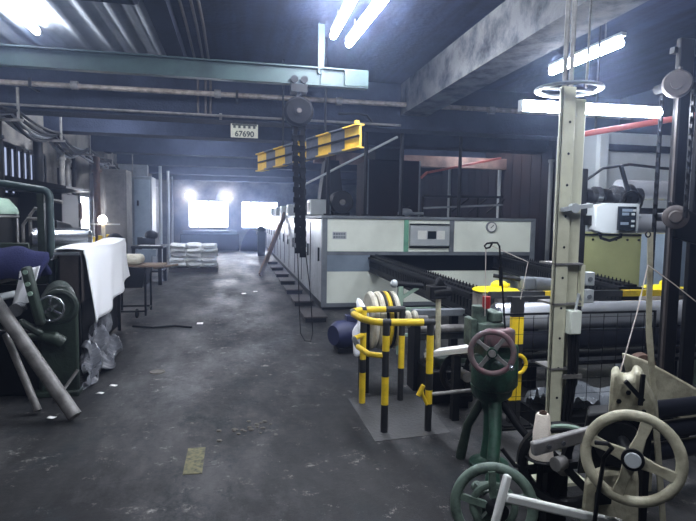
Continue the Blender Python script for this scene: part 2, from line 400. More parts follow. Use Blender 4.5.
for x, y, l in ((-2.4, 10.0, 'unseen fill tube lamp added near the left wall behind the first concrete beam'), (-.2, 1.2, 'unseen fill tube lamp added over the open end of the aisle, nearest the yellow floor mark'), (2.2, .6, 'unseen fill tube lamp added over the foreground machines, nearest the cream handwheel'),
                (-.8, 13.2, 'unseen fill tube lamp added above the aisle between the concrete beams'), (-1.2, 15.6, 'unseen fill tube lamp added above the sacks between the concrete beams'), (-.8, 19.8, 'unseen fill tube lamp added above the far aisle between the concrete beams'),
                (6.0, 12.6, 'unseen fill tube lamp over the panelling right of the oven')):
    tube_lamp('tube_lamp', l, (x, y, 3.8), (x, y+1.2, 3.8), ZC, 'ceiling tube lamps')  # out-of-sight lamps added as fill to brighten walls, sacks and foreground
for x, l in ((-2.36, 'round glowing lamp above the left corner of the first far window'), (-.5, 'round glowing lamp between the two far windows')):
    t = thing('bulkhead_lamp', l, 'lamp', (x, 28.4, 2.5), 'far wall lamps')
    obj('globe', MB().ball((x, 28.25, 2.62), .18), 'bulb', t)
    obj('bracket', MB().cyl((x, 28.4, 2.62), (x, YF+.02, 2.62), .1), 'dark', t)

# ================================================================== OVEN (stenter)
OX0, OX1, OY0, OY1, OH = 1.475, 5.6, 9.43, 28.0, 1.69
t = thing('drying_oven', 'long pale green drying oven with black mouth, grey frame and steel side doors', 'oven', (3.5, 18, 0))
obj('body', MB().box(OX0+.06, OX1-.05, OY0+.9, OY1, .1, OH-.06).box(OX0+.1, OX1-.1, OY0+.1, OY0+.9, 1.03, 1.6).box(OX0+.06, OX0+.2, OY0+.1, OY0+1, .1, 1.6).box(OX1-.2, OX1-.06, OY0+.1, OY0+1, .1, 1.6).box(OX0+.2, OX1-.2, OY0+.1, OY0+.9, .1, .5), 'dark', t)
obj('plinth', MB().box(OX0+.02, OX1, OY0+.04, OY1, 0, .1), 'dark', t)
obj('roof', MB().box(OX0-.02, OX1, OY0-.02, OY1, OH-.06, OH), 'frame_grey', t, bevel=.01)
for x in (OX0, OX1-.09): obj('corner_post', MB().box(x, x+.09, OY0-.01, OY0+.09, .05, OH-.06), 'frame_grey', t, bevel=.006)
obj('frame_rail', MB().box(OX0+.09, OX1-.09, OY0, OY0+.08, .985, 1.05), 'frame_grey', t, bevel=.004)
obj('frame_rail', MB().box(OX0+.09, OX1-.09, OY0, OY0+.08, .05, .12), 'frame_grey', t, bevel=.004)
obj('front_panel', MB().box(OX0+.09, 2.98, OY0+.015, OY0+.1, 1.05, OH-.06), 'cream', t, bevel=.006)
obj('front_panel', MB().box(3.94, OX1-.09, OY0+.015, OY0+.1, 1.05, OH-.06), 'cream', t, bevel=.006)
obj('front_panel', MB().box(OX0+.09, OX1-.09, OY0+.015, OY0+.1, .12, .69), 'cream', t, bevel=.006)
obj('centre_panel', MB().box(3.06, 3.86, OY0+.02, OY0+.1, 1.05, OH-.06), 'cream', t, bevel=.004)
obj('mullion', MB().box(2.98, 3.06, OY0-.015, OY0+.1, 1.05, OH-.06), 'green_stain', t, label='green stained upright strip')
obj('mullion', MB().box(3.86, 3.94, OY0-.015, OY0+.1, 1.05, OH-.06), 'frame_grey', t)
cb = obj('control_box', MB().box(3.08, 3.84, OY0-.06, OY0+.02, 1.16, 1.53), 'pale', t, bevel=.01)
obj('display', MB().box(3.41, 3.57, OY0-.07, OY0-.06, 1.29, 1.43), 'glass_dark', cb)
obj('box_frame', MB().box(3.08, 3.84, OY0-.03, OY0, 1.535, 1.565).box(3.08, 3.84, OY0-.03, OY0, 1.12, 1.15), 'dark', cb)
obj('button_plate', MB().box(3.22, 3.39, OY0-.066, OY0-.06, 1.28, 1.44), 'dial', cb)
obj('button_plate', MB().box(3.59, 3.74, OY0-.066, OY0-.06, 1.28, 1.44), 'dial', cb)
g = obj('gauge', MB().lathe([(.0, 0), (.1, 0), (.1, .05), (.085, .06), (.085, .045), (0, .045)], (4.68, OY0+.015, 1.52), (0, -1, 0)), 'frame_grey', t, label='round white pressure gauge')
obj('dial', MB().cyl((4.68, OY0-.031, 1.52), (4.68, OY0-.034, 1.52), .083), 'dial', g)
obj('needle', MB().bar((4.66, OY0-.037, 1.5), (4.72, OY0-.037, 1.56), .012, .004, (0, 1, 0)), 'black', g)
obj('slot_plate', MB().box(OX0+.09, 2.35, OY0+.01, OY0+.05, .69, 1.0), 'bluegrey', t)
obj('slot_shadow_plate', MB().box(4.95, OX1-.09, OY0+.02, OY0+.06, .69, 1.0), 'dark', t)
np_ = obj('nameplate', MB().box(1.66, 1.91, OY0+.008, OY0+.016, 1.27, 1.4), 'pale', t)
b = MB()
for r in range(2):
    for k in range(5): b.box(1.675+k*.045, 1.708+k*.045, OY0+.004, OY0+.009, 1.285+r*.058, 1.325+r*.058)
obj('plate_lettering', b, 'frame_grey', np_)
# chamber side doors
for k in range(12):
    y = OY0+.12+k*1.53; yn = min(y+1.49, OY1)
    d = obj('side_door', MB().box(OX0, OX0+.06, y, yn, .12, OH-.07), 'side', t, bevel=.008)
    obj('door_handle', MB().box(OX0-.03, OX0, y+.2, y+.24, .85, 1.1), 'dark', d)
    obj('hinge_strip', MB().box(OX0-.012, OX0, yn-.08, yn-.05, .2, 1.55), 'black', d)
for k, y in enumerate((10.2, 12.5, 14.8, 17.1, 19.6, 22.2)):
    e = thing('fan_motor_box', 'pale fan motor box on the edge of the oven roof, %s from the front' % ('first', 'second', 'third', 'fourth', 'fifth', 'sixth')[k], 'fan', (1.52, y, OH), 'fan boxes along the oven roof')
    obj('housing', MB().box(1.36, 1.75, y, y+.5, OH, OH+.3), 'pale' if k != 1 else 'frame_grey', e, bevel=.02)
    obj('grille', MB().box(1.355, 1.36, y+.08, y+.42, OH+.06, OH+.24), 'dark', e)
# steps along the oven's side
proto = None
lab = ('first', 'second', 'third', 'fourth', 'fifth', 'sixth', 'seventh')
for k, y in enumerate((8.7, 10.3, 11.9, 13.5, 15.1, 17.0, 19.2)):
    l = 'low grey step platform on the floor along the oven side, %s from the front' % lab[k]
    if not proto:
        proto = thing('step_platform', l, 'step', (1.2, y, 0), 'steps along the oven')
        obj('tread', MB().box(1.03, 1.4, y-.4, y+.4, .07, .095), 'frame_dark', proto, bevel=.005)
        obj('skirt', MB().box(1.05, 1.38, y-.38, y+.38, .0, .07), 'black', proto)
    else: dup(proto, (1.2, y, 0), l)
tag(obj('leaning_plank', MB().bar((.62, 15.0, .02), (1.46, 17.0, 1.72), .2, .05, (1, 0, .3)), 'wood'), 'wooden plank leaning from the aisle floor against the oven side', 'plank')
# things on top of the oven
t = thing('blower_motor', 'round dark blower motor on the front edge of the oven roof', 'motor', (1.95, 10.3, OH))
obj('casing', MB().lathe([(0, 0), (.2, 0), (.22, .06), (.22, .4), (.18, .46), (0, .46)], (1.95, 10.05, OH+.25), (0, 1, 0)), 'dark', t)
for k in range(10):
    a = 2*PI*k/10; obj('cooling_fin', MB().bar((1.95+.2*math.cos(a), 10.1, OH+.25+.2*math.sin(a)), (1.95+.2*math.cos(a), 10.4, OH+.25+.2*math.sin(a)), .03, .03), 'dark', t)
obj('shaft_cap', MB().lathe([(0, .03), (.05, .03), (.06, 0)], (1.95, 10.05, OH+.25), (0, -1, 0)), 'oldsteel', t)
obj('foot', MB().box(1.8, 2.1, 10.1, 10.5, OH, OH+.06), 'dark', t)
t = thing('exhaust_hood', 'dark brown sheet metal exhaust housing on the oven roof behind the control box', 'duct', (3.6, 13, OH))
obj('housing', MB().box(2.95, 4.2, 12.2, 13.4, OH, 3.0), 'brown_wall', t, bevel=.02)
obj('duct_top', MB().box(3.2, 3.9, 12.5, 13.2, 3.0, ZC), 'dark', t)
for x in (2.95, 4.2): obj('corner_angle', MB().box(x-.02, x+.02, 12.18, 12.22, OH, 3.0), 'frame_grey', t)
t = thing('exhaust_hood', 'dark exhaust column on the oven roof beside the blower motor', 'duct', (2.1, 12.2, OH))
obj('housing', MB().prism([(1.75, 11.8, OH), (2.35, 11.8, OH), (2.2, 11.8, 2.9), (1.9, 11.8, 2.9)], (0, .5, 0)), 'dark', t)
obj('duct_top', MB().cyl((2.05, 12.05, 2.9), (2.05, 12.05, ZC), .12), 'rust', t)
for x, y, l in ((3.0, 9.75, 'thin dark pipe standing on the oven roof above the control box'), (4.35, 10.2, 'dark pipe standing on the oven roof right of the control box'), (1.62, 9.75, 'dark post standing at the oven corner behind the boom'), (2.35, 9.9, 'thin pipe standing right of the blower motor')):
    o = obj('roof_pipe', MB().cyl((x, y, OH), (x, y, 3.4 if y > 9.6 else 3), .035).cyl((x, y, OH), (x, y, OH+.03), .08), 'dark'); tag(o, l, 'pipe')
t = thing('roof_railing', 'dark railing frame with pale bar on the oven roof at right', 'railing', (5.0, 10.6, OH))
for x in (3.7, 4.3, 4.9, 5.4): obj('post', MB().cyl((x, 10.5, OH), (x, 10.5, OH+.42), .025), 'dark', t)
obj('top_bar', MB().bar((3.7, 10.5, OH+.42), (5.45, 10.5, OH+.44), .06, .05), 'dark', t)
obj('middle_bar', MB().bar((3.7, 10.48, OH+.18), (5.45, 10.48, OH+.28), .03, .04), 'frame_grey', t)
for k in range(3): obj('brace', MB().bar((4.3+k*.4, 10.52, OH+.1), (4.7+k*.4, 10.52, OH+.4), .03, .03), 'dark', t)
t = thing('roof_valve', 'cluster of small grey valves on the oven roof left of the control box', 'valve', (3.25, 9.9, OH))
obj('valve_body', MB().ball((3.15, 9.9, OH+.08), (.14, .1, .08)).cyl((3.0, 9.9, OH+.06), (3.5, 9.9, OH+.06), .03), 'frame_grey', t)
obj('valve_wheel', MB().ring((3.15, 9.9, OH+.2), (0, 0, 1), .07, .012, 18, 6).cyl((3.15, 9.9, OH+.1), (3.15, 9.9, OH+.21), .012), 'dark', t)
for x, y, z0, z1, l in ((XR-.1, 17.5, 2.3, 3.35, 'thin white upright tube on the brown panelling, left of three'), (XR-.1, 13.9, 2.15, 3.2, 'white flaking upright tube on the brown panelling, middle of three'), (XR-.1, 11.4, 2.1, 3.0, 'white upright tube on the brown panelling nearest the cream column')):
    o = obj('wall_tube', MB().cyl((x, y, 0), (x, y, z1), .05).cyl((x, y, z1), (x, y, z1+.06), .07), 'pale'); tag(o, l, 'pipe', 'tubes on the panelling')
o = obj('red_rail', MB().bar((4.3, 12.0, 2.72), (6.9, 13.5, 3.3), .06, .05).bar((4.3, 12.0, 2.72), (4.2, 12.1, 2.6), .05, .05), 'redpipe'); tag(o, 'dull red rail sloping up in front of the brown panelling', 'pipe')
o = obj('sloping_rod', MB().cyl((1.3, 11.6, 2.28), (2.8, 9.4, 3.1), .022), 'pale'); tag(o, 'thin pale rod sloping up beneath the striped boom', 'rod')

# ================================================================== STRIPED BOOM, PULLEY, CHAIN, SIGN
p0, p1 = V((.35, 9.15, 2.53)), V((1.46, 6.45, 2.64))
d = (p1-p0).normalized(); side = d.cross(V((0, 0, 1))).normalized()
t = thing('hoist_boom', 'steel boom striped yellow and grey, hung under the ceiling over the oven corner', 'beam', (.9, 7.8, 2.5))
web = MB(); fl = MB(); fb = MB(); n = 9
for k in range(n):
    a, c = p0.lerp(p1, k/n), p0.lerp(p1, (k+1)/n); mi = k % 2
    web.bar(a, c, .03, .26, m=mi)
    fl.bar(a+V((0, 0, .135)), c+V((0, 0, .135)), .11, .018, m=mi); fb.bar(a-V((0, 0, .135)), c-V((0, 0, .135)), .11, .018, m=mi)
obj('web', web, ['beam_yellow', 'beam_grey'], t); obj('upper_flange', fl, ['beam_yellow', 'beam_grey'], t); obj('lower_flange', fb, ['beam_yellow', 'beam_grey'], t)
obj('web_rib', MB().bar(p0+side*.025, p1+side*.025, .03, .02), 'dark', t)
obj('stop_lug', MB().bar(p1-d*.1+V((0, 0, .16)), p1-d*.06+V((0, 0, .16)), .05, .07), 'beam_yellow', t)
for q in (.3, .72):
    p = p0.lerp(p1, q); obj('hanger_rod', MB().cyl(p+V((0, 0, .12)), (p.x, p.y, ZC if p.y < 9.2 else 3.3), .015, n=8), 'dark', t)
t = thing('chain_hoist', 'dark round chain hoist hung from the I-beam with long thick chain', 'hoist', (.72, 6.6, 2.6))
hc = V((.735, 6.72, 2.93))
obj('drum', MB().lathe([(0, -.09), (.15, -.09), (.18, -.06), (.18, .06), (.15, .09), (.06, .09), (.06, .11), (0, .11)], hc, (0, -1, 0), 28), 'matte_black', t)
obj('hub_plate', MB().cyl(hc+V((0, -.11, 0)), hc+V((0, -.118, 0)), .03), 'frame_dark', t)
obj('trolley', MB().box(.64, .84, 6.66, 6.84, 3.16, 3.255).cyl((.68, 6.66, 3.31), (.68, 6.72, 3.31), .045).cyl((.8, 6.66, 3.31), (.8, 6.72, 3.31), .045), 'dark', t)
obj('hook_bar', MB().bar((.735, 6.72, 3.05), (.735, 6.72, 3.2), .05, .05, (1, 0, 0)), 'dark', t)
for s, (xa, xb, zb, nl) in enumerate(((.69, .75, 1.2, 26), (.78, .81, 1.15, 26))):
    c = MB()
    for k in range(nl):
        q = (k+.5)/nl; x = xa+(xb-xa)*q; z = 2.84-(2.84-zb)*q; h = (2.84-zb)/nl
        if k % 2: c.box(x-.042, x+.042, 6.7, 6.74, z-h*.55, z+h*.55)
        else: c.box(x-.026, x+.026, 6.67, 6.77, z-h*.55, z+h*.55)
    obj('roller_chain', c, 'matte_black', t)
obj('hand_loop', MB().tube([(.74, 6.7, 1.2), (.76, 6.68, .6), (.78, 6.66, .2), (.83, 6.62, .11), (.9, 6.6, .1), (.93, 6.62, .2), (.9, 6.66, .7), (.84, 6.7, 1.2), (.81, 6.7, 2.7)], .006, 6), 'dark', t)
t = thing('number_sign', 'small pale number plate hanging under the first concrete beam', 'sign', (.12, 9.2, 2.94))
obj('plate', MB().box(-.1, .34, 9.2, 9.215, 2.94, 3.16), 'sign', t)
text('number_text', '67690', (.12, 9.197, 2.995), .125, (PI/2, 0, 0), 'ink', t)
b = MB()
for k in range(5): b.box(-.06+k*.08, -.02+k*.08, 9.195, 9.2, 3.09, 3.15)
b.box(-.08, .32, 9.195, 9.2, 3.13, 3.158)  # dark band painted in for the shade along the plate's top
obj('worn_lettering_and_shade', b, 'ink', t)
obj('hanger_wire', MB().cyl((-.05, 9.21, 3.16), (-.05, 9.24, 3.23), .006, n=6).cyl((.3, 9.21, 3.16), (.3, 9.24, 3.23), .006, n=6), 'dark', t)

# ================================================================== CREAM COLUMN
CX, CY = 1.995, 3.05
t = thing('steel_column', 'cream painted steel column with holes, carrying conduits and a hoop at its top', 'column', (CX, CY, 0))
lean = .0
obj('shaft', MB().box(CX-.08, CX+.015, CY-.06, CY-.045, 0, 2.46).box(CX+.0, CX+.015, CY-.05, CY+.04, 0, 2.46).box(CX-.08, CX-.065, CY-.06, CY-.03, 0, 2.46), 'cream_b', t, bevel=.004)
obj('side_box', MB().box(CX+.0151, CX+.108, CY-.03, CY+.06, 0, 2.4), 'cream_b', t, bevel=.008)
for k in range(11): obj('bolt_hole', MB().cyl((CX-.02, CY-.062, .35+k*.19), (CX-.02, CY-.058, .35+k*.19), .008, n=10), 'black', t)
for z in (1.38, 1.13, .72): obj('band', MB().box(CX-.08, CX+.115, CY-.067, CY+.11, z, z+.012), 'oldsteel', t)
obj('base_plate', MB().box(CX-.15, CX+.17, CY-.15, CY+.18, 0, .02), 'cream_b', t)
obj('hoop', MB().ring((CX+.02, CY+.03, 2.465), (0, 0, 1), .185, .02, 36, 8, flat=.6).bar((CX-.17, CY+.03, 2.465), (CX+.2, CY+.03, 2.465), .02, .012), 'frame_grey', t)
obj('top_rod', MB().cyl((CX-.03, CY, 2.475), (CX-.03, CY, ZC), .014, n=8).cyl((CX+.015, CY, 2.475), (CX+.015, CY, ZC), .014, n=8), 'oldsteel', t)
obj('stay_rod', MB().cyl((CX+.12, CY, 2.475), (CX+.75, CY+.9, 3.4), .008, n=6).cyl((CX+.75, CY+.9, 3.4), (CX+.75, CY+.9, ZC), .008, n=6), 'oldsteel', t)
jb = obj('junction_box', MB().box(CX+.02, CX+.1, CY-.1, CY-.03, .95, 1.1), 'cream', t, bevel=.008)
obj('box_lid', MB().box(CX+.025, CX+.095, CY-.106, CY-.1, .955, 1.095), 'cream', jb, bevel=.003)
obj('switch_plate', MB().box(CX+.108, CX+.135, CY-.06, CY-.03, 1.12, 1.38), 'cream_b', t)
for z in (1.25, 1.14):
    s = obj('switch_box', MB().box(CX+.135, CX+.2, CY-.07, CY-.02, z, z+.085), 'pale', t, bevel=.006)
    obj('switch_button', MB().cyl((CX+.165, CY-.07, z+.042), (CX+.165, CY-.078, z+.042), .014), 'frame_grey', s)
for k in range(3):
    x = CX+.045+k*.025
    obj('cable', MB().tube([(x, CY-.06, .97), (x+.005, CY-.07, .7), (x-.01, CY-.05, .4), (x+.02, CY-.05, .02)], .011, 8), 'rubber', t)
obj('cable', MB().tube([(CX+.12, CY-.05, 1.15), (CX+.09, CY-.07, 1.2), (CX+.075, CY-.07, 1.1)], .009, 8), 'pale', t)
obj('clamp_arm', MB().bar((CX-.06, CY-.08, 1.72), (CX+.14, CY-.08, 1.75), .03, .025).cyl((CX+.02, CY-.1, 1.73), (CX+.02, CY-.05, 1.73), .03), 'pale', t)
obj('clamp_arm', MB().bar((CX+.0, CY-.08, .68), (CX+.13, CY-.08, .68), .02, .025), 'oldsteel', t)
tube_lamp('tube_lamp', 'glowing tube lamp fixed level behind the top of the cream column', (1.84, 3.3, 2.4), (2.86, 3.3, 2.41), 2.45, 'ceiling tube lamps', 'tube_col', .036, 'frame_dark', .012)

# ================================================================== YELLOW BLACK GUARD RAIL
t = thing('guard_rail', 'yellow and black striped tube guard rail standing beside the aisle', 'railing', (1.28, 4.25, 0))
def stripe_post(x, y, segs, r=.028):
    b = MB()
    for z0, z1, m_ in segs: b.cyl((x, y, z0), (x, y, z1), r, n=14, m=m_)
    obj('post', b, ['yellow', 'sblack'], t)
stripe_post(1.115, 3.92, [(.76, .86, 1), (.64, .76, 0), (.44, .64, 1), (.22, .44, 0), (0, .22, 1)])
stripe_post(1.46, 3.89, [(.76, .86, 1), (.46, .76, 0), (.33, .46, 1), (.22, .33, 0), (0, .22, 1)])
stripe_post(1.095, 4.59, [(.76, .84, 0), (.64, .76, 1), (.4, .64, 0), (.28, .4, 1), (0, .28, 0)])
stripe_post(1.457, 4.61, [(.6, .84, 1), (.3, .6, 0), (0, .3, 1)])
pts = [V((1.49, 3.89, .86)), V((1.4, 3.89, .86)), V((1.15, 3.92, .86)), V((1.09, 3.925, .86)), V((1.02, 3.97, .86)), V((.97, 4.12, .855)), V((.955, 4.35, .85)), V((.985, 4.53, .84)), V((1.07, 4.6, .84)), V((1.12, 4.605, .84)), V((1.3, 4.61, .84)), V((1.48, 4.61, .84))]
obj('top_bar', MB().tube(pts, .028, 14, ms=[1, 0, 1, 0, 0, 0, 1, 0, 1, 0, 1]), ['yellow', 'sblack'], t)
pts = [V((1.115, 3.92, .6)), V((1.0, 3.99, .6)), V((.96, 4.2, .61)), V((.98, 4.45, .62)), V((1.095, 4.59, .62))]
obj('middle_bar', MB().tube(pts, .022, 12, ms=[0, 0, 1, 0]), ['yellow', 'sblack'], t)
obj('cross_bar', MB().cyl((1.46, 3.89, .29), (1.95, 3.9, .31), .015), 'oldsteel', t)
obj('hand_grip', MB().tube([(1.44, 3.87, .22), (1.4, 3.86, .3), (1.385, 3.85, .36)], .014, 8).cyl((1.36, 3.85, .3), (1.40, 3.85, .38), .018), ['yellow'], t)
tag(obj('concrete_pad', MB().prism([(1.0, 3.75, 0), (1.62, 3.82, 0), (1.68, 4.75, 0), (1.0, 4.72, 0)], (0, 0, .004)), 'pad'), 'pale worn concrete pad under the striped guard rail', 'pad')

# cloth wound pulley behind the rail
t = thing('wound_pulley', 'large pulley wound with cream and yellow cloth bands behind the guard rail', 'pulley', (1.35, 4.9, 0))
for k, (x, m_) in enumerate(((1.25, 'cream_cloth'), (1.32, 'cream_cloth'), (1.39, 'yellow'), (1.46, 'cream_cloth'))):
    obj('cloth_band', MB().lathe([(.11, -.028), (.255, -.028), (.275, -.01), (.275, .01), (.255, .028), (.11, .028)], (x, 4.95, .68), (1, 0, 0), 28), m_, t)
for x in (1.355, 1.425): obj('belt_groove', MB().ring((x, 4.95, .68), (1, 0, 0), .265, .014, 30, 8), 'black', t)
obj('axle', MB().cyl((1.17, 4.95, .68), (1.82, 4.95, .68), .035), 'oldsteel', t)
for x in (1.19, 1.69): obj('stand_leg', MB().box(x-.03, x+.03, 4.85, 5.05, 0, .66), 'dark', t)
for k in range(3): obj('collar', MB().ring((1.55+k*.07, 4.95, .68), (1, 0, 0), .06, .025, 20, 8), 'cream_cloth', t)
o = obj('white_rag', MB().grid(lambda u, v: V((1.15-.05*v+.03*math.sin(v*9+u*4), 4.72+.25*u, .84-.42*v-.05*math.sin(u*5))), 10, 12), 'white_cloth', thick=.012); tag(o, 'white rag hanging at the left side of the wound pulley', 'rag')
t = thing('electric_motor', 'dark blue electric motor on the floor behind the guard rail', 'motor', (1.4, 6.5, 0))
obj('casing', MB().lathe([(0, -.26), (.12, -.26), (.17, -.18), (.17, .18), (.12, .26), (0, .26)], (1.38, 6.5, .22), (.9, .45, 0), 24), 'blue', t)
obj('mount', MB().box(1.2, 1.56, 6.35, 6.65, 0, .06), 'dark', t)
obj('terminal_box', MB().box(1.32, 1.46, 6.42, 6.56, .37, .45), 'blue', t, bevel=.01)

# crank machine between rail and oven
t = thing('tension_stand', 'pale green tension stand with short roller in front of the oven', 'stand', (1.95, 6.2, 0))
obj('upright', MB().box(1.9, 1.96, 6.17, 6.23, 0, .84), 'lightgreen', t, bevel=.01)
obj('roller', MB().cyl((1.84, 6.2, .87), (2.2, 6.2, .84), .035), 'dark', t)
obj('roller_knob', MB().ball((1.85, 6.2, .87), .05), 'pale', t)
obj('cross_tie', MB().box(1.96, 3.3, 6.18, 6.22, .52, .58), 'lightgreen', t, bevel=.008)
obj('lower_tie', MB().box(1.96, 3.3, 6.18, 6.22, .22, .26), 'lightgreen', t, bevel=.008)
obj('far_upright', MB().box(3.26, 3.32, 6.17, 6.23, 0, .6), 'lightgreen', t)
obj('bracket', MB().bar((1.95, 6.2, .7), (2.15, 6.2, .82), .03, .04), 'lightgreen', t)
t = thing('guide_post', 'slim pale post with dark clamp head left of the chain rail', 'post', (1.82, 4.62, 0))
obj('post', MB().cyl((1.82, 4.62, 0), (1.8, 4.62, 1.0), .025), 'cream_cast', t)
obj('clamp_head', MB().box(1.7, 1.86, 4.56, 4.7, .93, 1.05).prism([(1.76, 4.58, 1.05), (1.86, 4.58, 1.05), (1.8, 4.58, 1.13)], (0, .08, 0)).cyl((1.74, 4.6, .98), (1.9, 4.6, 1.0), .05), 'dark', t, bevel=.012)
t = thing('roller_bed', 'low grey roller bed with two long rails behind the red handwheel', 'machine', (2.4, 5.2, 0))
for z in (.66, .42): obj('rail', MB().box(1.75, 4.3, 5.15, 5.25, z, z+.07), 'frame_grey', t, bevel=.008)
for x in (1.85, 3.0, 4.2): obj('leg', MB().box(x-.03, x+.03, 5.16, 5.24, 0, .66), 'frame_grey', t)
obj('side_roller', MB().cyl((1.75, 5.08, .55), (4.3, 5.08, .55), .04), 'oldsteel', t)
obj('end_bracket', MB().box(2.62, 2.7, 5.05, 5.13, .3, .8), 'frame_grey', t, bevel=.015)

# ================================================================== CHAIN RAILS, DISCS, ROLLERS
def chain_rail(label, a, c):
    a, c = V(a), V(c); d = (c-a).normalized(); s = d.cross(V((0, 0, 1))).normalized()
    t = thing('chain_rail', label, 'rail', (c.x, c.y, 0), 'chain rails of the oven')
    obj('channel', MB().bar(a-V((0, 0, .12)), c-V((0, 0, .12)), .2, .2), 'dark', t, bevel=.01)
    obj('top_flange', MB().bar(a, c, .26, .035), 'black', t); obj('bottom_flange', MB().bar(a-V((0, 0, .23)), c-V((0, 0, .23)), .24, .025), 'black', t)
    n = int((c-a).length/.085); links = MB(); pins = MB()
    for k in range(n):
        p = a.lerp(c, (k+.5)/n)
        links.bar(p+V((0, 0, .03))-d*.03, p+V((0, 0, .03))+d*.03, .15, .03)
        for e in (-1, 1): links.bar(p+s*.105*e-d*.02-V((0, 0, .1)), p+s*.105*e+d*.02-V((0, 0, .1)), .012, .1)
        links.cyl(p+V((0, 0, .04)), p+V((0, 0, .085)), .012, .006, n=6)
    obj('chain', links, 'dark', t)
    L = (c-a).length
    for q in (.4, .85):
        p = a.lerp(c, q); obj('leg', MB().box(p.x-.04, p.x+.04, p.y-.04, p.y+.04, 0, p.z-.22), 'dark', t)
    return t
chain_rail('left dark chain rail running out of the oven mouth to the near yellow disc', (2.45, 9.7, .93), (2.4, 4.98, .9))
chain_rail('right dark chain rail running out of the oven mouth behind the cream column', (5.0, 9.7, .96), (4.2, 5.1, .93))
def rail_head(x, y, zz, label_d, label_h):
    t = thing('guide_disc', label_d, 'guard', (x, y, zz), 'yellow discs at the rail ends')
    obj('disc', MB().lathe([(0, 0), (.22, 0), (.226, .01), (.21, .022), (.06, .04), (0, .04)], (x, y, zz), (0, 0, 1), 32), 'disc', t)
    obj('dome', MB().lathe([(.085, .04), (.08, .07), (.05, .095), (0, .1)], (x+.05, y+.02, zz), (0, 0, 1), 20), 'disc', t)
    obj('lug', MB().box(x+.02, x+.14, y-.03, y+.07, zz+.045, zz+.075), 'disc', t, bevel=.008)
    h = thing('rail_head', label_h, 'machine', (x, y, 0), 'rail head boxes')
    obj('gear_box', MB().box(x-.19, x+.27, y-.16, y+.12, zz-.17, zz-.015), 'pipe_old', h, bevel=.015)
    obj('pedestal', MB().box(x-.06, x+.12, y-.1, y+.08, 0, zz-.17), 'dark', h)
    for e in (-.1, .18): obj('bolt', MB().cyl((x+e, y-.165, zz-.05), (x+e, y-.16, zz-.05), .012, n=8), 'dark', h)
rail_head(2.48, 4.85, .96, 'bright yellow domed disc on the left rail head near the red handwheel', 'cream box under the left yellow disc')
rail_head(4.5, 4.95, .945, 'bright yellow domed disc at right behind the dark posts', 'cream box under the right yellow disc')
t = thing('edge_sensor', 'small grey sensor motor beside the left yellow disc', 'motor', (2.85, 4.75, 0))
obj('casing', MB().box(2.72, 2.84, 4.72, 4.86, .98, 1.1).cyl((2.84, 4.8, 1.02), (3.06, 4.8, 1.0), .085), 'frame_grey', t, bevel=.015)
obj('shaft', MB().cyl((2.5, 4.95, 1.1), (2.74, 4.82, 1.07), .02), 'dark', t)
obj('stand', MB().box(2.8, 2.9, 4.75, 4.85, 0, .96), 'dark', t)
t = thing('feed_roller_unit', 'polished steel feed roller across the machine with dark rollers beneath', 'roller', (3.2, 4.35, 0))
obj('feed_roller', MB().cyl((2.26, 4.4, .79), (4.6, 4.4, .79), .125, n=36), 'chrome', t)
obj('roller_end', MB().lathe([(.125, 0), (.11, .02), (.05, .02), (.05, .1), (0, .1)], (2.26, 4.4, .79), (-1, 0, 0), 28), 'steel', t)
obj('lower_roller', MB().cyl((2.26, 4.32, .58), (4.6, 4.32, .58), .09, n=28), 'darkroll', t)
obj('lower_roller', MB().cyl((2.26, 4.5, .36), (4.6, 4.5, .36), .07, n=24), 'dark', t)
for x in (2.2, 4.62): obj('side_cheek', MB().box(x-.04, x+.04, 4.25, 4.6, 0, .7), 'green_cast', t, bevel=.012)
obj('drip_bar', MB().box(2.26, 4.6, 4.18, 4.2, .42, .45), 'steel', t)
b = MB()
for k in range(9): b.bar((2.3+k*.28, 4.62, .955), (2.3+(k+1)*.28, 4.62, .955), .05, .06, m=(1, 1, 0, 1, 1, 0, 0, 1, 0)[k])
t = thing('striped_bar', 'level bar striped black and yellow behind the polished feed roller', 'bar', (3.4, 4.85, 0)); obj('bar', b, ['yellow', 'sblack'], t)
for x in (2.32, 4.78): obj('leg', MB().box(x-.03, x+.03, 4.61, 4.65, 0, .93), 'dark', t)
# striped post in front of the roller
t = thing('striped_post', 'upright flat post striped yellow and black behind the red handwheel', 'post', (2.2, 3.92, 0))
b = MB()
for z0, z1, m_ in ((0, .2, 1), (.2, .42, 0), (.42, .66, 1), (.66, .88, 0), (.88, 1.04, 1)): b.box(2.15, 2.25, 3.9, 3.94, z0, z1, m_)
obj('post', b, ['yellow', 'sblack'], t)
obj('cap_bar', MB().box(2.13, 2.5, 3.94, 3.97, 1.0, 1.04), 'sblack', t)
o = obj('safety_hook', MB().ring((2.2, 3.885, .5), (0, 1, 0), .075, .016, 24, 8), 'yellow', t)
obj('base_plate', MB().box(2.08, 2.32, 3.84, 4.0, 0, .015), 'dark', t)
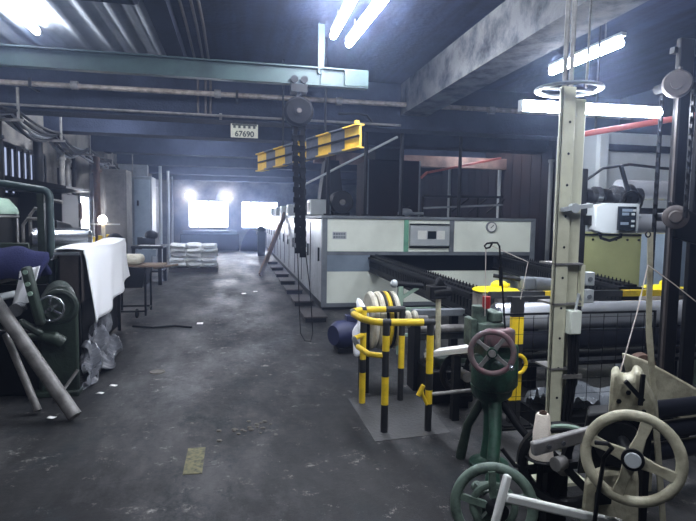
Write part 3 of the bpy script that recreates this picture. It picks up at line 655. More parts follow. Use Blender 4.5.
# wire mesh
t = thing('wire_mesh_guard', 'dark wire mesh guard panel standing in front of the rollers', 'fence', (2.6, 3.6, 0))
b = MB()
for k in range(11): b.box(1.92+k*.118, 1.9235+k*.118, 3.6, 3.604, .1, .95)
for k in range(8): b.box(1.9, 3.2, 3.604, 3.607, .1+k*.118, .1035+k*.118)
obj('mesh', b, 'dark', t)
obj('mesh_frame', MB().box(1.885, 1.9, 3.59, 3.61, 0, .97).box(3.19, 3.2, 3.59, 3.61, 0, .97).box(1.89, 3.2, 3.59, 3.61, .085, .1).box(1.89, 3.2, 3.59, 3.61, .955, .97), 'dark', t)
t = thing('fabric_pit', 'dark tray of crumpled grey fabric below the rollers', 'tray', (3.0, 4.0, 0))
obj('tray', MB().box(2.35, 3.8, 3.68, 4.1, 0, .12), 'dark', t)
obj('crumpled_cloth', MB().grid(lambda u, v: V((2.38+1.38*u, 3.7+.38*v, .2+.06*math.sin(u*37+v*9)*math.sin(v*11+u*13)+.05*math.sin(u*11+v*5)+.02*math.sin(u*83+v*31))), 90, 26), 'frame_grey', t)

# ================================================================== HANDWHEEL STANDS
def handwheel(parent, c, axis, R, r, n_sp, rot, m, hub_m, cap_m, sp_w, flat=1., crank=None, sp_m=None):
    a, u, w = frame(axis); c = V(c)
    h = obj('handwheel', MB().ring(c, axis, R, r, 48, 12, flat=flat), m, parent)
    for k in range(n_sp):
        t_ = rot + 2*PI*k/n_sp; d = u*math.cos(t_) + w*math.sin(t_); e = a.cross(d)
        p, q = c + d*.03, c + d*(R-r*.4); P = []
        for pt, ww in ((p, sp_w*1.25), (c+d*R*.55, sp_w*.85), (q, sp_w*1.1)):
            P += [pt + e*(ww/2*i) + a*(r*.55*j) for i, j in ((-1, -1), (1, -1), (1, 1), (-1, 1))]
        F = [(3, 2, 1, 0), (8, 9, 10, 11)]
        for s in (0, 4): F += [(s+i, s+(i+1) % 4, s+4+(i+1) % 4, s+4+i) for i in range(4)]
        obj('spoke', MB().add(P, F), sp_m or m, h, bevel=.003)
    obj('hub', MB().cyl(c-a*r*1.2, c+a*r*1.3, R*.25, n=24), hub_m, h)
    obj('hub_cap', MB().lathe([(R*.18, 0), (R*.18, .006), (R*.16, .01), (0, .01)], c+a*r*1.31, axis, 20), cap_m, h)
    if crank:
        d = u*math.cos(crank) + w*math.sin(crank)
        obj('crank_handle', MB().cyl(c+d*R, c+d*R+a*.1, .012).ball(c+d*R+a*.1, .016), 'steel', h)
    return h

# cream machine head, right foreground
t = thing('cream_machine_head', 'cream cast iron machine head with large four spoke handwheel at bottom right', 'machine', (1.8, 2.3, 0))
obj('casting', MB().prism([(1.735, 2.2, .93), (1.775, 2.2, .94), (1.785, 2.2, .9), (1.85, 2.2, .9), (1.86, 2.2, .94), (1.9, 2.2, .93), (1.94, 2.2, .86), (1.99, 2.2, .78), (2.0, 2.2, .7), (1.73, 2.2, .7)], (.1, .13, 0)), 'cream_cast', t, bevel=.018)
obj('gear_body', MB().prism([(1.66, 2.26, .72), (1.98, 2.26, .72), (1.98, 2.26, .42), (1.62, 2.26, .42)], (.09, .12, 0)), 'dark', t, bevel=.012)
obj('gear_disc', MB().cyl((1.83, 2.26, .58), (1.80, 2.2, .58), .11, n=24), 'black', t)
obj('lower_casting', MB().prism([(1.6, 2.2, 0), (1.62, 2.2, .4), (1.68, 2.2, .45), (1.86, 2.2, .45), (1.92, 2.2, .4), (1.94, 2.2, 0)], (.1, .13, 0)), 'cream_cast', t, bevel=.018)
for p in ((1.83, .84), (1.92, .74), (1.78, .8)): obj('bolt_head', MB().cyl((p[0], 2.2, p[1]), (p[0], 2.192, p[1]), .012, n=6), 'dark', t)
obj('name_boss', MB().box(1.68, 1.76, 2.18, 2.2, .3, .36), 'dark', t, bevel=.004)
obj('wheel_shaft', MB().cyl((1.84, 2.25, .6), (1.705, 2.0, .615), .028), 'dark', t)
handwheel(t, (1.705, 2.0, .615), (-.75, -1, .12), .188, .024, 4, math.radians(-17), 'cream_cast', 'black', 'pale', .046, .8)
obj('black_lever', MB().bar((1.8, 2.185, .9), (1.9, 2.18, .8), .01, .02).bar((1.885, 2.18, .78), (1.89, 2.18, .93), .012, .02, (1, 0, 0)), 'black', t)
obj('brake_cable', MB().tube([(1.53, 2.02, .69), (1.56, 1.98, .7), (1.6, 2.0, .67), (1.58, 2.02, .62), (1.58, 2.05, .42), (1.59, 2.1, 0)], .01, 8), 'dark', t)
t = thing('spur_gear', 'black gear wheel with pale green rim behind the cream handwheel', 'wheel', (1.7, 2.5, 0))
obj('rim', MB().ring((1.68, 2.46, .37), (-.6, -1, 0), .205, .03, 44, 8, flat=1.4), 'black', t)
obj('rim_edge', MB().ring((1.68, 2.43, .37), (-.6, -1, 0), .222, .012, 44, 6), 'lightgreen', t)
for k in range(6):
    a = k*PI/3+.3; obj('spoke', MB().bar((1.68, 2.46, .37), (1.68+.17*math.cos(a), 2.46-.1*math.cos(a), .37+.2*math.sin(a)), .04, .03, (0, 1, 0)), 'dark', t)
obj('hub', MB().cyl((1.68, 2.44, .37), (1.68, 2.55, .37), .05), 'oldsteel', t)
obj('coupling', MB().cyl((1.58, 2.38, .42), (1.64, 2.4, .42), .035), 'oldsteel', t, bevel=.006)
obj('stand', MB().box(1.62, 1.74, 2.5, 2.6, 0, .37), 'dark', t)
# grey flat bar and cone of yarn
t = thing('grey_arm', 'flat grey steel arm with two bolts reaching left from the cream handwheel', 'arm', (1.45, 2.12, .6))
obj('arm', MB().bar((1.29, 2.12, .635), (1.62, 2.14, .685), .035, .062), 'oldsteel', t, bevel=.008)
for x in (1.36, 1.43): obj('bolt', MB().cyl((x, 2.104, .648+(x-1.36)*.15), (x, 2.094, .648+(x-1.36)*.15), .011, n=8), 'steel', t)
t = thing('yarn_cone', 'cream cone of yarn standing behind the flat grey arm', 'cone', (1.575, 2.5, .4))
obj('yarn', MB().lathe([(0, 0), (.06, 0), (.062, .012), (.036, .225), (.03, .235), (0, .235)], (1.575, 2.5, .405), (0, 0, 1), 28), 'cone', t)
obj('tube_tip', MB().lathe([(.02, 0), (.018, .015), (.012, .015), (.012, 0)], (1.575, 2.5, .638), (0, 0, 1), 18), 'rust', t)
t = thing('cone_holder', 'dark curved bracket carrying the cone of yarn', 'bracket', (1.5, 2.55, 0))
obj('saucer', MB().lathe([(0, 0), (.07, 0), (.085, .012), (.08, .016), (0, .008)], (1.575, 2.5, .392), (0, 0, 1), 24), 'dark', t)
obj('stem', MB().tube([(1.575, 2.5, .39), (1.54, 2.52, .34), (1.46, 2.56, .34), (1.4, 2.6, .42)], .012, 8).cyl((1.575, 2.5, .392), (1.575, 2.52, 0), .016), 'dark', t)
obj('foot', MB().cyl((1.575, 2.52, 0), (1.575, 2.52, .015), .08), 'dark', t)

# red/green handwheel stand
t = thing('green_valve_stand', 'green cast iron stand with worn mauve handwheel beside the wire mesh', 'machine', (1.66, 3.2, 0))
obj('pedestal', MB().lathe([(.0, 0), (.13, 0), (.13, .03), (.06, .07), (.045, .2), (.045, .36), (.07, .44), (.13, .5), (.14, .56), (.0, .56)], (1.66, 3.25, 0), (0, 0, 1), 24), 'green_mid', t)
obj('gear_case', MB().lathe([(0, -.12), (.12, -.12), (.15, -.08), (.15, .08), (.12, .12), (0, .12)], (1.66, 3.22, .66), (0, 0, 1), 24).box(1.55, 1.77, 3.1, 3.36, .6, .86), 'green_mid', t, bevel=.02)
obj('head', MB().box(1.5, 1.68, 3.12, 3.34, .86, 1.0).cyl((1.53, 3.2, 1.0), (1.53, 3.2, 1.1), .05).box(1.58, 1.66, 3.12, 3.3, 1.0, 1.07), 'head_green', t, bevel=.015)
obj('red_cap', MB().cyl((1.555, 3.16, 1.09), (1.555, 3.16, 1.165), .026), 'red', t, label='small red cap')
obj('cover', MB().box(1.53, 1.72, 3.06, 3.14, .85, .97), 'mauve', t, bevel=.02)
obj('wheel_shaft', MB().cyl((1.64, 3.2, .8), (1.526, 3.0, .842), .025), 'dark', t)
handwheel(t, (1.526, 3.0, .842), (-.45, -1, .05), .128, .018, 4, math.radians(52), 'mauve', 'green_mid', 'oldsteel', .026, .9, crank=math.radians(-30), sp_m='oldsteel')
obj('arm_bracket', MB().box(1.46, 1.5, 3.16, 3.28, .84, 1.02), 'head_green', t, bevel=.008)
obj('leg', MB().tube([(1.66, 3.2, .5), (1.62, 3.1, .3), (1.56, 3.0, .12), (1.54, 2.95, 0)], [.045, .04, .04, .05], 12), 'green_mid', t)
obj('leg', MB().tube([(1.68, 3.2, .5), (1.76, 3.1, .35), (1.88, 2.95, .18), (1.96, 2.85, 0)], [.03, .025, .025, .03], 10), 'black', t)
obj('leg', MB().tube([(1.62, 3.28, .46), (1.55, 3.36, .25), (1.52, 3.4, 0)], [.03, .03, .035], 10), 'green_cast', t)
# lower wheel and white T bar
t = thing('floor_handwheel', 'large grey green spoked wheel low in front of the green stand', 'wheel', (1.235, 2.35, 0))
obj('rim', MB().ring((1.235, 2.35, (.25)), (-.4, -1, .15), .185, .026, 44, 12), 'head_green', t)
obj('web', MB().ring((1.235, 2.35, (.25)), (-.4, -1, .15), .1, .018, 30, 8, flat=.8), 'head_green', t)
for k in range(5):
    a = k*2*PI/5+.4; obj('spoke', MB().bar((1.235+.03*math.cos(a), 2.35, (.25)+.03*math.sin(a)), (1.235+.175*math.cos(a), 2.35-.07*math.cos(a), (.25)+.175*math.sin(a)), .032, .02, (0, 1, 0)), 'head_green', t)
obj('hub', MB().cyl((1.235, 2.28, (.25)), (1.235, 2.42, (.25)), .045), 'dark', t)
obj('axle_stand', MB().box(1.2, 1.3, 2.4, 2.5, 0, .3).cyl((1.235, 2.4, (.25)), (1.235, 2.55, (.25)), .03), 'head_green', t)
t = thing('white_t_bar', 'white painted T shaped bar in the bottom foreground', 'bar', (1.2, 2.1, 0))
obj('cross_bar', MB().bar((1.095, 2.08, .3), (1.165, 2.1, .535), .032, .032, (0, 1, 0)), 'dial', t, bevel=.008)
obj('stem', MB().bar((1.15, 2.09, .44), (1.75, 2.1, .25), .034, .04), 'dial', t, bevel=.008)
obj('foot', MB().bar((1.095, 2.08, 0), (1.095, 2.08, .31), .03, .03, (1, 0, 0)).bar((1.75, 2.1, 0), (1.75, 2.1, .25), .03, .03, (1, 0, 0)), 'oldsteel', t)
# thread guides
t = thing('thread_guide_rod', 'thin black rod with bent eye at its top above the red cap', 'rod', (1.63, 3.1, 0))
obj('rod', MB().tube([(1.66, 3.1, .97), (1.635, 3.1, 1.2), (1.6, 3.1, 1.49), (1.585, 3.1, 1.51), (1.55, 3.1, 1.51), (1.515, 3.1, 1.505), (1.5, 3.1, 1.49), (1.51, 3.1, 1.475), (1.535, 3.1, 1.48), (1.55, 3.1, 1.505)], .006, 8), 'black', t)
obj('sleeve', MB().cyl((1.62, 3.1, 1.24), (1.615, 3.1, 1.36), .012, n=10), 'dark', t)
for pts, l in (([(1.51, 3.1, 1.485), (1.52, 3.1, 1.05)], 'thin thread hanging from the bent eye of the black rod'),
               ([(1.55, 3.1, 1.49), (1.8, 3.1, 1.39), (1.77, 3.12, 1.15)], 'thin thread running from the black rod towards the cream column'),
               ([(2.07, 2.4, 1.433), (1.99, 2.36, 1.2), (1.86, 2.3, .9)], 'pale thread dropping from the leaning angle bar to the cream head'),
               ([(2.07, 2.4, 1.433), (2.23, 2.4, 1.335), (2.6, 2.42, 1.1)], 'pale thread running right from the leaning angle bar')):
    tag(obj('thread', MB().tube(pts, .003, 5), 'thread'), l, 'thread')
t = thing('angle_bar', 'cream upright angle bar leaning behind the cream handwheel', 'post', (2.2, 2.4, 0))
obj('bar', MB().bar((2.09, 2.42, 1.6), (2.115, 2.42, 1.1), .03, .008, (0, 1, 0)).bar((2.115, 2.42, 1.1), (2.3, 2.44, 0), .034, .008, (0, 1, 0)).bar((2.102, 2.435, 1.6), (2.127, 2.435, 1.1), .006, .025, (0, 1, 0)).bar((2.127, 2.435, 1.1), (2.31, 2.455, 0), .006, .025, (0, 1, 0)), 'cream_cast', t)
obj('thread_eye', MB().ring((2.06, 2.4, 1.59), (0, 1, 0), .014, .004, 16, 6), 'dark', t)

# right foreground rollers and diagonal casting
t = thing('batch_rollers', 'three blue black rollers stacked at the right edge beside the cream handwheel', 'roller', (2.7, 2.6, 0))
for z in (.62, .5, .38): obj('roller', MB().cyl((2.2, 2.5, z), (3.3, 2.6, z), .05, n=24), 'darkroll', t)
obj('cheek', MB().box(3.28, 3.36, 2.45, 2.75, 0, .75), 'dark', t); obj('cheek', MB().box(2.17, 2.21, 2.46, 2.56, 0, .68), 'dark', t)
t = thing('diagonal_casting', 'cream sloping casting at the right edge below the dark posts', 'machine', (2.7, 2.8, 0))
obj('beam', MB().prism([(2.3, 2.75, .86), (2.42, 2.75, .82), (2.85, 2.75, .6), (3.2, 2.75, .5), (3.2, 2.75, .3), (2.7, 2.75, .42), (2.5, 2.75, .55), (2.34, 2.75, .72)], (0, .1, 0)), 'cream_cast', t, bevel=.015)
obj('leg', MB().box(3.05, 3.2, 2.76, 2.84, 0, .4).box(2.42, 2.5, 2.76, 2.84, 0, .6), 'cream_cast', t)
tag(obj('brown_pulley', MB().lathe([(0, 0), (.03, 0), (.035, .03), (.075, .03), (.08, .015), (.08, -.03), (0, -.03)], (2.5, 2.9, .75), (-.2, -1, 0), 24).cyl((2.5, 2.9, .75), (2.5, 2.97, .75), .02).box(2.48, 2.52, 2.95, 2.98, 0, .77), 'rust'), 'small rusty brown pulley left of the dark posts', 'pulley')

# ================================================================== RIGHT MACHINE (posts, chains, upper rollers)
t = thing('dark_post_rack', 'tall dark steel post with gears at the right edge', 'frame', (2.95, 3.2, 0))
obj('post', MB().box(2.93, 3.05, 3.22, 3.26, 0, 2.9), 'dark', t, bevel=.008)
obj('post', MB().box(3.14, 3.24, 3.25, 3.29, 0, 2.9), 'black', t, bevel=.006)
obj('side_angle', MB().box(2.92, 2.94, 3.2, 3.22, 0, 2.7), 'frame_dark', t)
obj('head_bar', MB().box(2.9, 3.25, 3.24, 3.28, 2.8, 2.84), 'black', t)
obj('gear', MB().lathe([(0, -.03), (.08, -.03), (.09, -.015), (.09, .015), (.08, .03), (.04, .03), (.04, .05), (0, .05)], (2.83, 3.12, 2.56), (-.8, -1, 0), 30), 'frame_dark', t)
obj('gear', MB().lathe([(0, -.03), (.07, -.03), (.08, -.01), (.08, .02), (.06, .03), (.045, .03), (.035, .055), (0, .055)], (2.9, 3.14, 1.69), (-.8, -1, 0), 30), 'frame_dark', t)
for p in ((2.83, 2.56), (2.9, 1.69)): obj('gear_shaft', MB().cyl((p[0], 3.12, p[1]), (p[0], 3.3, p[1]), .03), 'dark', t)
obj('bearing_bracket', MB().prism([(2.9, 3.18, 1.8), (3.15, 3.18, 1.7), (3.15, 3.18, 1.5), (2.95, 3.18, 1.55)], (0, .05, 0)), 'dark', t, bevel=.01)
def link_chain(name, label, x, y, z0, z1):
    b = MB(); n = int((z1-z0)/.035)
    for k in range(n):
        z = z0+(k+.5)*(z1-z0)/n
        if k % 2: b.box(x-.016, x+.016, y-.004, y+.004, z-.024, z+.024)
        else: b.box(x-.006, x+.006, y-.014, y+.014, z-.024, z+.024)
    return tag(obj(name, b, 'black'), label, 'chain')
link_chain('drive_chain', 'long dark drive chain hanging left of the right hand gears', 2.86, 3.28, .3, 2.56)
link_chain('drive_chain', 'dark drive chain along the right edge post', 2.92, 3.08, 1.69, 2.56)
t = thing('upper_roller_unit', 'row of polished upper rollers with dark clutch gear right of the column', 'roller', (3.4, 4.1, 0))
obj('upper_roller', MB().cyl((3.2, 4.1, 1.93), (4.6, 4.1, 1.93), .085, n=30), 'chrome', t)
obj('lower_roller', MB().cyl((3.25, 4.05, 1.64), (4.6, 4.05, 1.64), .085, n=30), 'chrome', t)
obj('dark_shaft', MB().cyl((2.78, 4.05, 1.85), (3.3, 4.05, 1.85), .04), 'dark', t)
for k, (x, r) in enumerate(((2.86, .06), (2.95, .075), (3.04, .06), (3.14, .09), (3.24, .105), (3.33, .08))): obj('collar', MB().cyl((x-.025, 4.05, 1.87), (x+.025, 4.05, 1.87), r, n=20), 'steel' if k % 2 else 'dark', t)
obj('yoke', MB().tube([(2.8, 4.0, 1.98), (2.95, 3.98, 2.09), (3.2, 3.98, 2.13), (3.5, 3.98, 2.11), (3.8, 3.98, 2.1)], .012, 8).bar((3.1, 3.96, 2.12), (3.2, 3.96, 1.86), .025, .025), 'dark', t)
obj('valve_wheel', MB().ring((3.2, 3.93, 1.82), (-.2, -1, 0), .085, .01, 24, 6), 'dark', t)
obj('support_plate', MB().box(2.72, 2.8, 3.95, 4.2, 0, 2.08), 'dark', t, bevel=.008)
obj('support_plate', MB().box(4.58, 4.68, 3.95, 4.2, 0, 2.08), 'dark', t, bevel=.008)
obj('tie_bar', MB().box(2.8, 4.6, 4.22, 4.26, 1.72, 1.78), 'dark', t)
t = thing('display_unit', 'white counter box with dark display panel hung right of the column', 'display', (3.0, 3.9, 1.56))
obj('housing', MB().prism([(2.8, 3.84, 1.58), (2.86, 3.8, 1.56), (3.16, 3.8, 1.56), (3.2, 3.84, 1.6), (3.2, 3.84, 1.76), (3.17, 3.8, 1.8), (2.9, 3.8, 1.8), (2.8, 3.84, 1.78)], (0, .11, 0)), 'pale', t, bevel=.01)
sc = obj('display_panel', MB().box(2.97, 3.13, 3.785, 3.8, 1.585, 1.775), 'glass_dark', t)
for z, x0, x1 in ((1.745, 3.0, 3.09), (1.715, 3.0, 3.06), (1.64, 2.99, 3.06)): obj('readout', MB().box(x0, x1, 3.78, 3.786, z-.011, z+.011), 'bluegrey', sc)
for z, x in ((1.745, 3.11), (1.715, 3.1), (1.66, 3.1), (1.62, 3.1)): obj('button', MB().box(x-.014, x+.014, 3.78, 3.786, z-.009, z+.009), 'pale', sc)
obj('cable', MB().tube([(2.85, 3.86, 1.58), (2.87, 3.85, 1.52), (2.95, 3.85, 1.5), (3.05, 3.85, 1.53), (3.06, 3.86, 1.58)], .012, 8), 'rubber', t)
obj('bracket', MB().box(2.78, 2.84, 3.88, 3.98, 1.62, 1.7), 'dark', t)
t = thing('machine_cabinet', 'tall machine cabinet, olive below and pale above, behind the upper rollers', 'cabinet', (6, 7.5, 0))
obj('lower_body', MB().box(5.1, 6.6, 7.3, 7.9, 0, 1.5), 'olive', t, bevel=.012)
obj('upper_body', MB().box(5.0, 7.15, 7.3, 7.9, 1.5, 3.0), 'pale', t, bevel=.012)
obj('trim_bar', MB().box(5.4, 7.15, 7.26, 7.3, 2.72, 2.82), 'dark', t)
obj('trim_bar', MB().box(5.1, 6.6, 7.28, 7.3, 1.44, 1.47), 'dark', t)
obj('side_post', MB().box(5.28, 5.42, 7.2, 7.3, 1.5, 3.0), 'pale', t, bevel=.006)
obj('side_post', MB().box(6.4, 6.5, 7.27, 7.3, 0, 1.5), 'cream_b', t)
for k in range(5): obj('bolt', MB().cyl((5.3+k*.2, 7.3, 1.38), (5.3+k*.2, 7.285, 1.38), .018, n=8), 'dark', t)
t = thing('blue_grey_cabinet', 'blue grey cabinet behind the dark posts at the edge of the olive cabinet', 'cabinet', (6.2, 6.7, 0))
obj('body', MB().box(5.85, 7.0, 6.5, 6.95, 0, 1.5), 'bluegrey', t, bevel=.012)
obj('door_seam', MB().box(6.4, 6.412, 6.495, 6.5, .1, 1.4), 'dark', t)
o = obj('red_pipe', MB().cyl((3.2, 4.8, 2.48), (4.6, 4.0, 2.72), .028), 'redpipe'); tag(o, 'red pipe sloping behind the column lamp to the right edge', 'pipe')
t = thing('pipe_bracket', 'thin dark rods holding the red pipe from the ceiling', 'hanger', (3.7, 4.5, 2.5))
obj('rod', MB().cyl((3.38, 4.7, 2.5), (3.38, 4.7, ZC), .01, n=6), 'dark', t); obj('rod', MB().cyl((4.4, 4.11, 2.68), (4.4, 4.11, ZC), .01, n=6), 'dark', t)
# white tray with black wheel
t = thing('white_tray', 'bright white sloping tray beside the mauve handwheel', 'tray', (1.75, 4.1, 0))
obj('tray', MB().prism([(1.62, 4.45, .45), (1.78, 4.5, .5), (2.0, 3.75, .74), (1.84, 3.7, .69)], (0, 0, -.02)), 'paper', t)
obj('lip', MB().prism([(1.62, 4.45, .45), (1.84, 3.7, .69), (1.84, 3.7, .715), (1.62, 4.45, .475)], (-.006, 0, 0)), 'paper', t)
obj('leg', MB().box(1.73, 1.79, 4.05, 4.11, 0, .54), 'dark', t)
t = thing('black_flywheel', 'black flywheel under the white sloping tray', 'wheel', (1.9, 4.25, 0))
obj('rim', MB().ring((1.9, 4.25, .33), (-.3, -1, 0), .17, .03, 36, 10, flat=1.3), 'rubber', t)
for k in range(5):
    a = k*2*PI/5; obj('spoke', MB().bar((1.9, 4.25, .33), (1.9+.16*math.cos(a), 4.25-.05*math.cos(a), .33+.16*math.sin(a)), .03, .02, (0, 1, 0)), 'dark', t)
obj('hub', MB().cyl((1.9, 4.15, .33), (1.9, 4.35, .33), .045), 'oldsteel', t)
obj('stand', MB().box(1.87, 1.99, 4.32, 4.4, 0, .38), 'dark', t)
t = thing('drive_bed', 'low black machine bed with drive boxes under the rollers', 'machine', (2.0, 3.7, 0))
obj('bed', MB().box(1.7, 2.1, 4.45, 4.95, 0, .3), 'dark', t, bevel=.015)
obj('gearbox', MB().box(1.75, 2.05, 4.5, 4.85, .3, .42), 'green_cast', t, bevel=.03)

# ================================================================== LEFT SIDE
# near gear housing with handwheel
t = thing('gear_housing_machine', 'dark green cast machine housing with small bright handwheel at left', 'machine', (-1.65, 5.35, 0))
obj('housing', MB().prism([(-1.74, 5.2, 0), (-1.4, 5.2, 0), (-1.4, 5.2, .82), (-1.42, 5.2, .93), (-1.48, 5.2, 1.0), (-1.56, 5.2, 1.01), (-1.64, 5.2, .96), (-1.7, 5.2, .86), (-1.74, 5.2, .6)], (-.15, .45, 0)), 'green_cast', t, bevel=.03)
obj('rear_housing', MB().box(-2.6, -1.76, 5.25, 5.6, 0, .6), 'dark', t, bevel=.02)
obj('flange_ring', MB().ring((-1.55, 5.2, .82), (0, 1, 0), .13, .03, 30, 8), 'green_cast', t)
obj('wheel_shaft', MB().cyl((-1.57, 5.2, .83), (-1.57, 5.0, .83), .018), 'steel', t)
handwheel(t, (-1.57, 5.0, .83), (.15, -1, .1), .105, .011, 3, math.radians(90), 'steel', 'green_cast', 'steel', .02)
obj('lever_arm', MB().bar((-1.72, 4.92, 1.2), (-1.63, 4.96, .7), .07, .1, (0, 1, 0)).bar((-1.78, 4.9, .75), (-1.62, 4.95, .62), .06, .06), 'green_cast', t, bevel=.02)
for p in ((-1.7, 1.16), (-1.685, 1.06), (-1.67, .98)): obj('bolt', MB().cyl((p[0]-.01, 4.885, p[1]), (p[0]-.01, 4.865, p[1]), .02, n=8), 'lightgreen', t)
obj('cross_arm', MB().tube([(-1.9, 5.1, .56), (-1.7, 5.12, .57), (-1.58, 5.12, .55), (-1.52, 5.14, .5)], [.03, .035, .06, .06], 12), 'green_cast', t)
obj('foot', MB().box(-1.8, -1.4, 5.16, 5.3, 0, .05), 'green_cast', t, bevel=.01)
o = obj('steel_tube', MB().cyl((-1.26, 4.52, .045), (-1.98, 4.95, .92), .055, n=24, caps=False).cyl((-1.26, 4.52, .045), (-1.98, 4.95, .92), .045, n=24), 'oldsteel'); tag(o, 'thick grey steel tube leaning from the floor at left', 'tube')
o = obj('steel_tube', MB().cyl((-1.6, 4.74, .03), (-1.92, 5.0, .62), .03, n=18), 'oldsteel'); tag(o, 'thinner grey steel tube leaning left of the thick tube', 'tube')
o = obj('floor_stick', MB().bar((-1.55, 5.0, .02), (-1.4, 5.15, .25), .02, .02), 'oldsteel'); tag(o, 'thin short rod leaning on the green housing near the tubes', 'rod')
# fabric roll on rollers
t = thing('fabric_cradle', 'dark roller cradle with pale rails carrying the navy fabric', 'machine', (-2.1, 6.0, 0))
obj('rail', MB().cyl((-2.5, 5.4, .96), (-2.0, 5.9, 1.06), .045), 'oldsteel', t)
obj('rail', MB().cyl((-2.45, 5.5, .8), (-1.98, 5.93, .88), .035), 'pale', t)
obj('cheek', MB().box(-3.0, -1.85, 5.8, 5.9, 0, .94), 'dark', t)
obj('cheek', MB().box(-3.0, -2.3, 6.2, 6.3, 0, .95), 'dark', t)
for k in range(3): obj('bearing', MB().cyl((-2.3+k*.16, 5.38, .66+.05*k), (-2.3+k*.16, 5.5, .66+.05*k), .06), 'steel', t)
obj('knob', MB().ball((-2.17, 5.35, 1.1), .05), 'lightgreen', t); obj('knob', MB().ball((-2.15, 5.3, .95), .045), 'lightgreen', t)
obj('knob_post', MB().cyl((-2.17, 5.36, .7), (-2.17, 5.36, 1.1), .02), 'green_cast', t)
def navy(u, v):
    x = -2.75 + .9*u; prof = math.sin(PI*min(1, v*1.02)); y = 5.6+.42*v
    return V((x + .06*math.sin(v*6), y, 1.02+.27*prof**.6*(1-.35*max(0, u-.75)*4*.6)+.01*math.sin(u*20)))
o = obj('navy_fabric', MB().grid(navy, 24, 20), 'navy', thick=.05); tag(o, 'folded heap of navy blue fabric lying on the left machine', 'fabric')
# bin with the white cloth
t = thing('metal_trough', 'dark grey sheet metal trough on legs beneath the white cloth', 'trough', (-1.78, 7.0, 0))
b = MB(); b.box(-1.82, -1.6, 6.06, 6.08, .74, 1.24).box(-1.82, -1.6, 8.1, 8.12, .74, 1.2).box(-1.82, -1.8, 6.06, 8.12, .74, 1.24).box(-1.62, -1.6, 6.06, 8.12, .74, 1.22).box(-1.82, -1.6, 6.06, 8.12, .72, .74)
obj('trough', b, 'frame_dark', t)
obj('rim', MB().box(-1.84, -1.6, 6.0, 6.03, 1.22, 1.25), 'frame_grey', t)
obj('lower_body', MB().box(-1.79, -1.66, 6.3, 8.05, .06, .72), 'dark', t)
for x in (-1.79, -1.64):
    for y in (6.1, 8.08): obj('leg', MB().box(x-.02, x+.02, y-.02, y+.02, 0, .72), 'dark', t)
def cloth(u, v):
    y = 6.1 + 2.15*v                                  # along the trough, u goes over the top and down the aisle side
    hem = .42 + .2*v + .14*v*v + .012*math.sin(v*15) + .05*max(0, .12-v)/.12
    top = 1.265+.018*math.sin(v*7)+.02*v
    if u < .42:
        q = u/.42; x = -1.9+.33*q; z = top+.015*math.sin(q*PI)
        if q < .08: z -= .1
    else:
        q = (u-.42)/.58; x = -1.565 + .03*math.sin(v*17+q*2)*q + .07*q*(1-q)*math.sin(v*6) + .05*q; z = top - (top-hem)*q
        if q < .12: x -= .02*(1-q/.12)
    if u > .42: y += .16*(u-.42)*(1-v) - .05*q*v
    return V((x, y, z))
o = obj('white_cloth', MB().grid(cloth, 34, 40), 'white_cloth', thick=.01); tag(o, 'white cloth draped over the metal trough and hanging into the aisle', 'cloth')
o = obj('white_cloth', MB().grid(lambda u, v: V((-2.0+.17*u-.08*v, 5.57+.02*math.sin(u*9+v*3), 1.1-.34*v+.05*u)), 10, 14), 'white_cloth', thick=.01); tag(o, 'white cloth piece hanging at the near end beside the navy fabric', 'cloth')
def film(u, v):
    x = -1.6+.05*v-.06*u+.05*math.sin(u*6+v*11)+.03*math.sin(u*19+v*5); y = 6.0+1.2*u*(1-.2*v); z = .42*(1-v)**1.6*(.55+.45*u)+.03+.03*math.sin(u*14)*math.cos(v*9)+.025*math.sin(u*31+v*23)+.012*math.sin(u*57-v*41)
    return V((x+.22*v, y-.75*v*(1-u), max(.015, z)))
o = obj('plastic_film', MB().grid(film, 40, 34), 'plastic', thick=.005); tag(o, 'crumpled grey plastic film on the floor below the white cloth', 'film')
# wheelbarrow cart
t = thing('hand_cart', 'old metal hand cart with wooden top beside the white cloth', 'cart', (-1.6, 9.2, 0))
obj('tray', MB().prism([(-1.92, 8.9, .86), (-1.4, 8.9, .8), (-1.46, 8.9, .5), (-1.86, 8.9, .5)], (0, .7, 0)), 'dark', t)
obj('top_board', MB().box(-1.95, -1.15, 8.95, 9.5, .82, .85), 'wood', t)
obj('folded_sack', MB().box(-1.92, -1.5, 9.0, 9.5, .85, 1.0), 'cream_cloth', t, bevel=.06)
for x in (-1.88, -1.42):
    for y in (8.95, 9.5): obj('leg', MB().cyl((x, y, .05), (x, y, .82), .018), 'dark', t)
obj('brace', MB().cyl((-1.88, 8.95, .12), (-1.42, 8.95, .12), .015).cyl((-1.88, 9.5, .12), (-1.42, 9.5, .12), .015).cyl((-1.42, 8.95, .12), (-1.42, 9.5, .12), .015), 'dark', t)
for x in (-1.88, -1.56): obj('wheel', MB().ring((x, 9.0, .08), (1, 0, 0), .055, .022, 20, 8).cyl((x-.015, 9.0, .08), (x+.015, 9.0, .08), .03), 'rubber', t)
obj('handle', MB().cyl((-1.3, 9.0, .8), (-.95, 9.2, .84), .018), 'wood', t)
